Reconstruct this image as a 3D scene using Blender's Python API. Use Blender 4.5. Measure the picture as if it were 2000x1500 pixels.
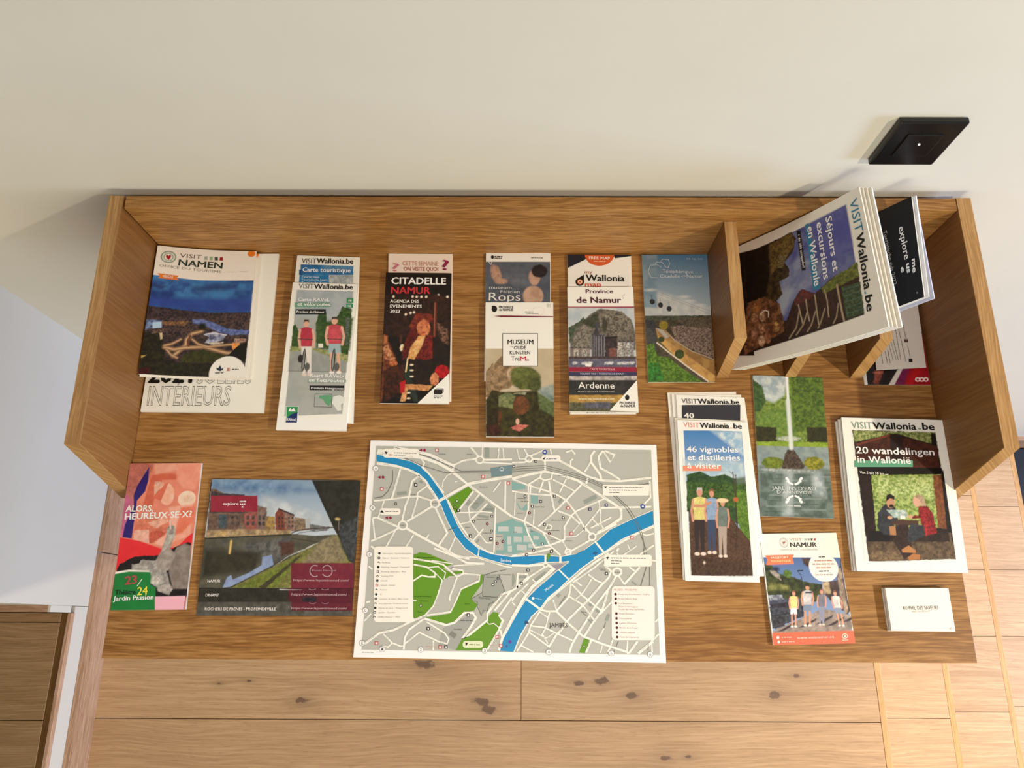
import bpy, math, random
import numpy as np
from mathutils import Vector, Matrix
random.seed(7)
for o in list(bpy.data.objects): bpy.data.objects.remove(o)
S = bpy.context.scene
COL = S.collection
# units below are millimetres: x right, y into the wall, z above the desk top; desk top stands 0.75 m above the floor
DZ = 750.0
def W(p): return Vector((p[0]/1000, p[1]/1000, (p[2]+DZ)/1000))
# ---------------------------------------------------------------- camera
cam = bpy.data.cameras.new('camera'); co = bpy.data.objects.new('camera', cam); COL.objects.link(co)
cam.sensor_width = 36; cam.lens = 1491.708/2000*36; cam.clip_start = 0.02
co.matrix_world = Matrix.Translation(W((-12.953, -553.954, 1083.446))) @ Matrix.Rotation(0.0135947, 4, 'Z') @ Matrix.Rotation(0.3047, 4, 'X') @ Matrix.Rotation(-0.0091975, 4, 'Z')
S.camera = co
# ---------------------------------------------------------------- light
S.view_settings.view_transform = 'Standard'; S.view_settings.look = 'None'; S.view_settings.gamma = 1; S.view_settings.use_curve_mapping = False
S.view_settings.exposure = -0.12
wd = bpy.data.worlds.new('world'); S.world = wd; wd.use_nodes = True
wd.node_tree.nodes['Background'].inputs[0].default_value = (1.0, 0.93, 0.82, 1); wd.node_tree.nodes['Background'].inputs[1].default_value = 0.02
def area(name, loc, target, size, power, color, sy=None):
    l = bpy.data.lights.new(name, 'AREA'); l.energy = power; l.color = color; l.shape = 'RECTANGLE' if sy else 'DISK'; l.size = size
    if sy: l.size_y = sy
    o = bpy.data.objects.new(name, l); COL.objects.link(o); o.location = W(loc)
    o.rotation_euler = (W(target)-W(loc)).to_track_quat('-Z', 'Y').to_euler(); return o
area('spot_light', (1700, -1000, 1500), (300, -300, 0), 0.07, 32, (1.0, 0.88, 0.69))
area('ceiling_light', (50, -1300, 1850), (60, -900, -700), 0.45, 6.6, (1.0, 0.84, 0.76)).data.spread = 1.6
area('stair_light', (1500, -1150, 1700), (1500, -1100, -1000), 0.3, 7.5, (1.0, 0.74, 0.50)).data.spread = 1.0
area('window_daylight', (600, -3400, 600), (-200, -200, 0), 1.6, 66, (1.0, 0.96, 0.79), 1.2)
area('side_fill', (3100, -650, 100), (-954, -350, -300), 0.4, 128, (0.46, 0.60, 0.94), 1.0)  # unseen cool fill from the right, added to light the left wall
# ---------------------------------------------------------------- helpers
def lin(h):
    v = [int(h[i:i+2], 16)/255 for i in (0, 2, 4)]
    return [c/12.92 if c <= .04045 else ((c+.055)/1.055)**2.4 for c in v]
def ink(h): return [min(.9, v*1.1) for v in lin(h)]
def link(name, me, parent=None, mat=None):
    o = bpy.data.objects.new(name, me); COL.objects.link(o)
    if mat: me.materials.append(mat)
    if parent: o.parent = parent; o.matrix_parent_inverse = Matrix.Identity(4)
    return o
def thing(name, label, cat, loc, group=None):
    o = bpy.data.objects.new(name, None); COL.objects.link(o); o.location = loc; o.empty_display_size = .05
    o['label'] = label; o['category'] = cat
    if group: o['group'] = group
    return o
def struct(name, loc=(0, 0, 0)):
    o = bpy.data.objects.new(name, None); COL.objects.link(o); o['kind'] = 'structure'; o.location = loc; return o
def tup(v): return tuple(v)
def prism(poly, axis, a, b, base=(0, 0, 0), bevel=0.0):
    """extrude a 2-D polygon (mm) along an axis from a to b; base = origin to subtract (metres)"""
    n = len(poly); vs = []
    for k in (a, b):
        for u, v in poly:
            p = {'x': (k, u, v), 'y': (u, k, v), 'z': (u, v, k)}[axis]
            vs.append(tup(W(p)-Vector(base)))
    fs = [tuple(range(n)), tuple(range(2*n-1, n-1, -1))] + [(i, i+n, (i+1) % n+n, (i+1) % n) for i in range(n)]
    me = bpy.data.meshes.new('m'); me.from_pydata(vs, [], fs)
    import bmesh
    bm = bmesh.new(); bm.from_mesh(me); bmesh.ops.recalc_face_normals(bm, faces=bm.faces)
    if bevel: bmesh.ops.bevel(bm, geom=bm.edges[:], offset=bevel/1000, segments=2, profile=.5, affect='EDGES')
    bm.to_mesh(me); bm.free(); return me
def box(x0, x1, y0, y1, z0, z1, base=(0, 0, 0), bevel=0.0):
    return prism([(x0, y0), (x1, y0), (x1, y1), (x0, y1)], 'z', z0, z1, base, bevel)
# ---------------------------------------------------------------- materials
class NT:
    def __init__(s, name, rough=.5, spec=.4):
        s.m = bpy.data.materials.new(name); s.m.use_nodes = True; s.t = s.m.node_tree; s.b = s.t.nodes['Principled BSDF']
        s.b.inputs['Roughness'].default_value = rough; s.b.inputs['Specular IOR Level'].default_value = spec
    def n(s, t, **k):
        x = s.t.nodes.new(t)
        for a, v in k.items(): setattr(x, a, v)
        return x
    def put(s, sock, v):
        if hasattr(v, 'links') or hasattr(v, 'is_linked'): s.t.links.new(v, sock)
        else: sock.default_value = v
    def math(s, op, a, b=0.0, c=None):
        x = s.n('ShaderNodeMath', operation=op); s.put(x.inputs[0], a); s.put(x.inputs[1], b)
        if c is not None: s.put(x.inputs[2], c)
        return x.outputs[0]
    def noise(s, vec, scale=1, detail=2, dist=0.0, rough=.5):
        x = s.n('ShaderNodeTexNoise'); s.put(x.inputs['Vector'], vec); x.inputs['Scale'].default_value = scale; x.inputs['Detail'].default_value = detail; x.inputs['Distortion'].default_value = dist; x.inputs['Roughness'].default_value = rough
        return x.outputs['Fac']
    def ramp(s, f, st):
        x = s.n('ShaderNodeValToRGB'); e = x.color_ramp.elements
        while len(e) < len(st): e.new(.5)
        for el, (p, c) in zip(e, st): el.position = p; el.color = (*lin(c), 1) if isinstance(c, str) else (c, c, c, 1)
        s.put(x.inputs[0], f); return x.outputs[0]
    def mix(s, f, a, b, mode='MIX'):
        x = s.n('ShaderNodeMix', data_type='RGBA', blend_type=mode); s.put(x.inputs[0], f); s.put(x.inputs[6], a); s.put(x.inputs[7], b); return x.outputs[2]
    def comb(s, a, b, c):
        x = s.n('ShaderNodeCombineXYZ'); s.put(x.inputs[0], a); s.put(x.inputs[1], b); s.put(x.inputs[2], c); return x.outputs[0]
def wood(name, axis, dark, mid, light, knots=(), lines=1.0, rough=.45, waves=1.0, tint=.08, pore='7A5430', con=1.0, dash=20.0):
    """oak: fine grain running along axis ('x','y','z'), broad cathedral bands, pores; knots are marks of their own in the boards"""
    N = NT(name, rough, .35); geo = N.n('ShaderNodeNewGeometry'); sp = N.n('ShaderNodeSeparateXYZ'); N.put(sp.inputs[0], geo.outputs['Position'])
    X, Y, Z = sp.outputs; al, a1, a2 = {'x': (X, Y, Z), 'y': (Y, X, Z), 'z': (Z, Y, X)}[axis]
    oi = N.n('ShaderNodeObjectInfo'); rnd = oi.outputs['Random']; off = N.math('MULTIPLY', rnd, 37.0)
    ac = N.math('ADD', a1, N.math('MULTIPLY', a2, .9)); kd = None
    for kx, ky, r in knots:
        dx = N.math('MULTIPLY', N.math('SUBTRACT', X, kx), .5); dy = N.math('SUBTRACT', Y, ky)
        d2 = N.math('ADD', N.math('MULTIPLY', dx, dx), N.math('MULTIPLY', dy, dy)); d = N.math('SQRT', d2)
        infl = N.math('POWER', 2.718, N.math('MULTIPLY', d, -1.0/(r*2.2)))
        ac = N.math('ADD', ac, N.math('MULTIPLY', N.math('MULTIPLY', infl, dy), -.55))
        w = N.math('ADD', d, N.math('MULTIPLY', N.math('SUBTRACT', N.noise(geo.outputs['Position'], 70, 3), .5), r*1.5))
        kk = N.n('ShaderNodeMapRange'); N.put(kk.inputs[0], w); kk.inputs[1].default_value = r*.55; kk.inputs[2].default_value = r*.95; kk.inputs[3].default_value = 1; kk.inputs[4].default_value = 0
        halo = N.math('MULTIPLY', infl, .5); v = N.math('MAXIMUM', kk.outputs[0], halo)
        kd = v if kd is None else N.math('MAXIMUM', kd, v)
    warp = N.math('MULTIPLY', N.math('SUBTRACT', N.noise(N.comb(N.math('MULTIPLY', al, 2.6), N.math('MULTIPLY', ac, 6), off), 1, 2), .5), .05*waves)
    aw = N.math('ADD', ac, warp)
    rings = N.noise(N.comb(N.math('MULTIPLY', al, 1.3), N.math('MULTIPLY', aw, 46), off), 1, 3, .3)
    fine = N.noise(N.comb(N.math('MULTIPLY', al, dash), N.math('MULTIPLY', aw, 400*lines), off), 1, 2, .1)
    pores = N.noise(N.comb(N.math('MULTIPLY', al, 34), N.math('MULTIPLY', aw, 620*lines), off), 1, 1)
    big = N.noise(N.comb(N.math('MULTIPLY', al, 2.5), N.math('MULTIPLY', ac, 5), off), 1, 1)
    f = N.math('ADD', N.math('MULTIPLY', rings, .34), N.math('MULTIPLY', fine, .66)); f = N.math('ADD', f, N.math('MULTIPLY', N.math('SUBTRACT', big, .5), .25))
    c = N.ramp(f, [(.5-.13/con, dark), (.5, mid), (.5+.13/con, light)])
    pf = N.ramp(pores, [(.60, 0.0), (.70, 1.0)])
    c = N.mix(N.math('MULTIPLY', pf, .35), c, (*lin(pore), 1))
    hs = N.n('ShaderNodeHueSaturation'); N.put(hs.inputs['Color'], c); N.put(hs.inputs['Value'], N.math('ADD', 1-tint, N.math('MULTIPLY', rnd, 2*tint))); c = hs.outputs[0]
    if kd is not None: c = N.mix(N.math('MULTIPLY', kd, .85), c, (*lin('5A4434'), 1))
    N.put(N.b.inputs['Base Color'], c)
    bp = N.n('ShaderNodeBump'); bp.inputs['Strength'].default_value = .12; bp.inputs['Distance'].default_value = .0006; N.put(bp.inputs['Height'], fine); N.put(N.b.inputs['Normal'], bp.outputs[0])
    return N.m
def plain(name, c, rough=.5, spec=.4, em=None):
    N = NT(name, rough, spec); geo = N.n('ShaderNodeNewGeometry'); nz = N.noise(geo.outputs['Position'], 12, 3)
    a = lin(c); N.put(N.b.inputs['Base Color'], N.mix(nz, (*[v*.975 for v in a], 1), (*[min(1, v*1.025) for v in a], 1)))
    bp = N.n('ShaderNodeBump'); bp.inputs['Strength'].default_value = .05; bp.inputs['Distance'].default_value = .001; N.put(bp.inputs['Height'], N.noise(geo.outputs['Position'], 260, 2)); N.put(N.b.inputs['Normal'], bp.outputs[0])
    if em: N.b.inputs['Emission Color'].default_value = (*lin(c), 1); N.b.inputs['Emission Strength'].default_value = em
    return N.m
OAK = ('7E5427', '976B36', 'AC804A')
M_top = wood('oak_veneer_desk', 'x', *OAK, tint=.0, lines=1.0, waves=.8, con=1.15, dash=26)
M_side = wood('oak_veneer_panel', 'z', '714820', '845A2E', '966E3E', tint=.02, waves=1.4, lines=.8, con=.45, dash=9)
M_edgey = wood('oak_edging', 'y', '967043', 'A9814F', 'BA9462', tint=.03)
KN = [(-.4849, -.7182, .0085), (-.0856, -.7183, .0125), (-.070, -.735, .012), (-.2163, -.640, .014), (.1834, -.6744, .010), (.1317, -.680, .007), (.5692, -.7023, .010), (.3181, -.8301, .008), (.3662, -.8278, .005), (-.6741, -.6841, .003), (-.608, -.6784, .003), (.6203, -.6615, .006), (.2500, -.705, .010)]
FL = ('A6855E', 'B6936A', 'C3A178')
M_floor = wood('oak_floorboard_knotty', 'x', *FL, knots=KN, lines=.8, waves=.8, con=.8, dash=10, tint=.05, rough=.55, pore='8E6844')
M_floor2 = wood('oak_floorboard', 'x', *FL, lines=.8, waves=1.0, con=.8, dash=10, tint=.07, rough=.55, pore='8E6844')
M_floor_shade = wood('oak_floorboard_shaded', 'x', '846844', '937550', 'A2845E', lines=.8, waves=1.0, con=.8, dash=10, tint=.04, rough=.55, pore='6E5434')  # shade over the raised floor is put into this darker board tone
M_strip = wood('oak_nosing', 'y', 'B08248', 'BE9058', 'C89A62', tint=.04, lines=1.2)
M_stripd = wood('oak_dark', 'y', '5A3E1C', '664824', '70522C', tint=.02)
M_base = wood('oak_baseboard', 'y', '9A7658', 'B08C70', 'BE9C82', tint=.06)
M_basex = wood('oak_baseboard_x', 'x', '9A7658', 'B08C70', 'BE9C82', tint=.06)
M_wall = plain('wall_paint', 'CCC8BC', .75, .25)
M_black = plain('black_plastic', '0C0B0B', .32, .5)
M_tile = plain('black_tile', '0F0E0D', .5, .3)
M_led = plain('indicator_light', 'FFFFFF', .4, .4, 3.0)
def printmat(name, rough, spec):
    N = NT(name, rough, spec); a = N.n('ShaderNodeAttribute', attribute_name='ink'); N.put(N.b.inputs['Base Color'], a.outputs['Color']); return N.m
M_print = printmat('printed_paper', .42, .35)
PAP = {}
def paper(c):
    if c not in PAP:
        N = NT('paper_'+c, .55, .3); geo = N.n('ShaderNodeNewGeometry'); sp = N.n('ShaderNodeSeparateXYZ'); N.put(sp.inputs[0], geo.outputs['Position'])
        nz = N.noise(N.comb(0.0, 0.0, N.math('MULTIPLY', sp.outputs[2], 2600)), 1, 1); a = [min(.9, v*1.14) for v in lin(c)]
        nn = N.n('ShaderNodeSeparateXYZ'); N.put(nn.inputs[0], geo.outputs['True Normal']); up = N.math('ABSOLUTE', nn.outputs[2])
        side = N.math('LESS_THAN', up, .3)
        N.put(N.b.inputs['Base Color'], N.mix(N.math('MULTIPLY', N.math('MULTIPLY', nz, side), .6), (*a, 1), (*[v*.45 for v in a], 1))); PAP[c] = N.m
    return PAP[c]
# ---------------------------------------------------------------- setting
XW = -954; YW = 32; CEIL = 1900
o = link('wall_back', box(XW, 2700, YW, YW+150, -1440, CEIL), mat=M_wall); o['kind'] = 'structure'
o = link('wall_left', prism([(XW, YW+150), (XW, -521), (-2500, -521), (-2500, YW+150)], 'z', -750, CEIL, bevel=0), mat=M_wall); o['kind'] = 'structure'
fl = struct('floor')
ROWS = [-757+190*k for k in range(5)] ; ROWS = [33-0.0 if r > 33 else r for r in ROWS]
ys = [YW, -187, -377, -567, -757, -947, -1137, -1327, -1517, -1707, -1897]
ends = {3: [3], 0: [-300, 500], 1: [-620, 260], 2: [-100], 4: [], 5: [-420], 6: [300], 7: [-700, 560], 8: [60], 9: [-380]}
for i in range(len(ys)-1):
    xs = [XW] + ends.get(i, []) + [797]
    for a, b in zip(xs[:-1], xs[1:]):
        link('plank', box(a+.5, b-.5, ys[i+1]+.7, ys[i]-.7, -765, -750, bevel=.5), fl, M_floor)
link('nosing_strip', box(797.3, 812, -1897, YW, -772, -750, bevel=.8), fl, M_strip)
link('subfloor', box(XW, 811, -1897, YW, -790, -765.5), fl, plain('joint_dark', '4A3420', .8))
st = struct('stairs_down')
TX = [812, 1055, 1302, 1544]
jy = {0: [-196, -386, -576, -766, -956, -1146, -1336], 1: [-198, -404, -579, -768, -958, -1148, -1338], 2: [-15, -204, -392, -581, -770, -960, -1150, -1340]}
for k in range(3):
    z = -750-170*(k+1); yy = [YW-13]+[v for v in jy[k] if v < YW-20]+[-1500]
    for a, b in zip(yy[:-1], yy[1:]):
        link('tread_board', box(TX[k]+.3, TX[k+1]-15.4, b+.6, a-.6, z-15, z, bevel=.5), st, M_floor2)
    link('nosing_strip', box(TX[k+1]-15, TX[k+1], -1500, YW-13, z-24, z, bevel=.8), st, M_strip)
    link('riser', box(TX[k]-14, TX[k]-.5, -1500, YW-13, z-15, z+146, bevel=.4), st, M_strip)
    link('tread_core', box(TX[k], TX[k+1]-16, -1500, YW-13, z-60, z-15.5), st, M_floor2)
link('riser', box(1530, 1543.5, -1500, YW-13, -1430, -1284.5, bevel=.4), st, M_strip)
lf = struct('floor_landing')
for i in range(6):
    for j in range(5):
        link('tile', box(1546+i*300, 1843+i*300, YW-14-(j+1)*300, YW-17-j*300, -1442, -1430, bevel=.8), lf, M_tile)
link('subfloor', box(1544, 3350, -1500, YW-13, -1460, -1442.5), lf, M_tile)
o = link('baseboard_back', box(1546, 2700, YW-13, YW, -1430, -1321, bevel=.8), mat=M_basex); o['kind'] = 'structure'
bl = struct('baseboard_left')
link('board', box(XW, XW+12, -403, YW-1, -750, -670, bevel=1), bl, M_base); link('board', box(XW, XW+13.5, -1850, -405, -750, -670, bevel=1), bl, M_base)
rp = struct('floor_raised')
link('riser', box(XW-120, XW, -1850, -522, -750, -620), rp, M_wall)
link('nosing_strip', box(XW-6, XW+2, -1850, -536, -619, -605, bevel=.8), rp, M_base)
link('nosing_strip', box(XW-19, XW-6.3, -1850, -536, -619, -606.5, bevel=.8), rp, M_stripd)  # narrow darker strip just behind the edge strip
py = [-535.5, -555, -746, -936, -1126, -1316, -1506, -1850]
for a, b in zip(py[:-1], py[1:]):
    link('plank', box(-2500, XW-19.3, b+.7, a-.7, -619, -605, bevel=.5), rp, M_floor_shade)
link('subfloor', box(-2500, XW-20, -1850, -522, -660, -619.5), rp, M_stripd)
o = link('baseboard_jamb', box(-2500, XW-6, -534.5, -521.3, -605, -529, bevel=.8), mat=M_basex); o['kind'] = 'structure'
o = link('trim_1', box(XW-5.8, XW+.3, -535, -521.2, -605, -529, bevel=.6), mat=M_wall); o['kind'] = 'structure'
# ---------------------------------------------------------------- wall switch
base = W((491, YW, 212))
sw = thing('wall_switch', 'square black wall switch with a tiny white light, above the right end of the shelf', 'switch', base)
link('plate', box(449.5, 533, YW-9, YW-.2, 212, 301, base, bevel=2), sw, M_black)
link('rocker', box(469, 513, YW-11, YW-8.5, 235, 279, base, bevel=.8), sw, M_black)
l = link('indicator_light', box(490, 492.2, YW-11.8, YW-10.6, 259.5, 261.7, base, bevel=.2), sw, M_led); l['label'] = 'tiny white indicator light'
# ---------------------------------------------------------------- wall desk
XL, XR, D, HP = -565, 604.4, -600.5, 137
base = W((20, 20, -25))
dk = thing('wall_desk', 'long oak wall desk with raised back, slanted side panels and three small dividers', 'desk', base)
link('desktop', box(XL, XR, D, 20, -25, 0, base, bevel=.6), dk, M_top)
link('back_panel', box(XL+2.5, XR-.3, .2, 19.8, .1, HP, base, bevel=.8), dk, M_top)
for x0, x1 in ((XL-20.5, XL-.2), (XR+.2, XR+20.5)):
    link('side_panel', prism([(20, -25), (20, HP), (-338, HP), (-374, 0), (-381, -25)], 'x', x0, x1, base, bevel=.8), dk, M_side)
    link('edge_band', prism([(19.5, HP+.05), (19.5, HP+.9), (-338.6, HP+.9), (-374.8, 0), (-381.6, -25), (-380.9, -25), (-374, 0), (-337.8, HP+.05)], 'x', x0+.3, x1-.3, base), dk, M_edgey)
for x0, x1 in ((286.5, 304), (387.5, 404.5), (485, 503.5)):
    dv = link('divider', prism([(0, .1), (0, 105), (-179, 105), (-201.5, .1)], 'x', x0, x1, base, bevel=.6), dk, M_side)
    link('edge_band', prism([(-.5, 105.05), (-.5, 105.8), (-179.5, 105.8), (-202.3, .2), (-201.6, .2), (-178.8, 105.05)], 'x', x0+.2, x1-.2, base), dv, M_edgey)
for x in (-420, 20, 460): link('wall_bracket', box(x-40, x+40, 20, YW-.1, -20, 60, base, bevel=.5), dk, M_black)
# ---------------------------------------------------------------- printed matter
def vnoise(x, y, sc, seed):
    out = np.zeros_like(x); amp = 0.0
    for o_, a in ((1, 1.0), (2, .6), (4, .35)):
        u = x/sc*o_; v = y/sc*o_; i = np.floor(u).astype(int); j = np.floor(v).astype(int); fu = u-i; fv = v-j
        fu = fu*fu*(3-2*fu); fv = fv*fv*(3-2*fv)
        def h(a_, b_):
            k = (a_*374761393+b_*668265263+(seed*31+o_)*974711) & 0xffffffff
            k = ((k ^ (k >> 13))*1274126177) & 0xffffffff
            return ((k ^ (k >> 16)) & 0xffff)/65535.0
        n = (h(i, j)*(1-fu)+h(i+1, j)*fu)*(1-fv)+(h(i, j+1)*(1-fu)+h(i+1, j+1)*fu)*fv
        out += a*n; amp += a
    return out/amp
def sdf(px, py_, P):
    n = len(P); d = np.full(px.shape, 1e9); s = np.ones(px.shape)
    j = n-1
    for i in range(n):
        ex, ey = P[j][0]-P[i][0], P[j][1]-P[i][1]; wx = px-P[i][0]; wy = py_-P[i][1]
        t = np.clip((wx*ex+wy*ey)/(ex*ex+ey*ey+1e-9), 0, 1)
        d = np.minimum(d, (wx-ex*t)**2+(wy-ey*t)**2)
        c1 = py_ >= P[i][1]; c2 = py_ < P[j][1]; c3 = ex*wy > ey*wx
        fl_ = (c1 & c2 & c3) | (~c1 & ~c2 & ~c3); s = np.where(fl_, -s, s); j = i
    return s*np.sqrt(d)
def paint(d):
    s0, t0, s1, t1 = d['cr']; r = d['res']; nx = max(2, int((s1-s0)/r)); ny = max(2, int((t1-t0)/r))
    xs = np.linspace(s0, s1, nx+1); ys_ = np.linspace(t0, t1, ny+1); X, Y = np.meshgrid(xs, ys_)
    A = np.empty(X.shape+(3,)); A[:] = ink(d['co'])
    for k, (op, c1, c2, sc, soft, m, q) in enumerate(d['cv']):
        q = [v/10 for v in q]
        if op == 'E':
            cx, cy, rx, ry = q[:4]; rot = math.radians(q[4]*10); R_ = max(rx, ry)+soft*3
            bb = (cx-R_, cy-R_, cx+R_, cy+R_)
        else:
            P = list(zip(q[0::2], q[1::2])); w = sc if op == 'L' else 0
            bb = (min(p[0] for p in P)-w-soft*2, min(p[1] for p in P)-w-soft*2, max(p[0] for p in P)+w+soft*2, max(p[1] for p in P)+w+soft*2)
        i0, i1 = np.searchsorted(xs, (bb[0], bb[2])); j0, j1 = np.searchsorted(ys_, (bb[1], bb[3])); i0 = max(0, i0-1); j0 = max(0, j0-1); i1 += 1; j1 += 1
        x = X[j0:j1, i0:i1]; y = Y[j0:j1, i0:i1]
        if x.size == 0: continue
        if op == 'E':
            ca, sa = math.cos(rot), math.sin(rot); u = (x-cx)*ca+(y-cy)*sa; v = -(x-cx)*sa+(y-cy)*ca
            dd = (np.sqrt((u/max(rx, .1))**2+(v/max(ry, .1))**2)-1)*min(rx, ry)
        elif op == 'P': dd = sdf(x, y, P)
        else:
            dd = np.full(x.shape, 1e9)
            for (ax, ay), (bx, by) in zip(P[:-1], P[1:]):
                ex, ey = bx-ax, by-ay; t = np.clip(((x-ax)*ex+(y-ay)*ey)/(ex*ex+ey*ey+1e-9), 0, 1); dd = np.minimum(dd, np.hypot(x-ax-ex*t, y-ay-ey*t))
            dd = dd-w/2
        if m == 'n' and c2 and op != 'L' and soft >= .4 and sc < 6: dd = dd+(vnoise(x, y, max(sc, 1.5), k+99)-.5)*min(2.2, sc*.7)
        e = max(soft, .25); mk = np.clip(.5-dd/(2*e), 0, 1)[..., None]
        C = np.array(ink(c1))
        if c2 and op != 'L':
            C2 = np.array(ink(c2))
            if m == 'v': f = np.clip((y-bb[1])/(bb[3]-bb[1]), 0, 1)
            else: f = np.clip((vnoise(x, y, sc, k)-.5)*2.6+.5, 0, 1)
            C = C*(1-f[..., None])+C2*f[..., None]
            if m == 'n' and sc < 6: C = C*(.9+(vnoise(x, y, 1.3, k+7)-.5)*.34+(vnoise(x, y, 5.5, k+17)-.5)*.5)[..., None]
        A[j0:j1, i0:i1] = A[j0:j1, i0:i1]*(1-mk)+C*mk
    return X, Y, np.clip(A, 0, 1)
class Map3:
    def __init__(s, d, base):
        s.q = [np.array(v, float) for v in d['q']]; s.W = d['W']; s.H = d['H']; s.b = d['b']; s.ax = 't' if d['n'] == 'excursion_magazine' else 's'
        n = np.cross(s.q[3]-s.q[0], s.q[1]-s.q[0]); n /= np.linalg.norm(n); s.nrm = n if n[2] > 0 else -n; s.base = np.array(base)
    def __call__(s, S_, T_, h):
        a = (np.asarray(S_, float)/s.W)[..., None]; b = (np.asarray(T_, float)/s.H)[..., None]
        p = (s.q[0]*(1-a)+s.q[1]*a)*(1-b)+(s.q[3]*(1-a)+s.q[2]*a)*b
        if s.b: h = h+s.b*np.sin(np.pi*(a if s.ax == 's' else b))
        p = p+s.nrm*h; p = p+np.array((0, 0, DZ)); return p/1000-s.base
FONT = {}
def glyphs(txt, bold, outline):
    key = (txt, bold, outline)
    if key in FONT: return FONT[key]
    cu = bpy.data.curves.new('t', 'FONT'); cu.body = txt; cu.resolution_u = 2; cu.size = 1
    if outline: cu.fill_mode = 'NONE'; cu.bevel_depth = .008; cu.bevel_resolution = 0
    else: cu.offset = 0
    ob = bpy.data.objects.new('t', cu); COL.objects.link(ob)
    dg = bpy.context.evaluated_depsgraph_get(); me = bpy.data.meshes.new_from_object(ob.evaluated_get(dg))
    n = len(me.vertices); v = np.empty(n*3); me.vertices.foreach_get('co', v); v = v.reshape(-1, 3)
    fs = [tuple(p.vertices) for p in me.polygons]
    bpy.data.objects.remove(ob); bpy.data.curves.remove(cu); bpy.data.meshes.remove(me)
    if bold > 0 and not outline:
        e = bold*.6; n = len(v); sh = [(0, 0), (e, 0), (-e, 0), (0, e*.7), (0, -e*.7)]
        v = np.vstack([v+np.array((a, b, k*1.0)) for k, (a, b) in enumerate(sh)]); fs = [tuple(i+k*n for i in f) for k in range(5) for f in fs]
    FONT[key] = (v, fs); return FONT[key]
CAPH = None
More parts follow.
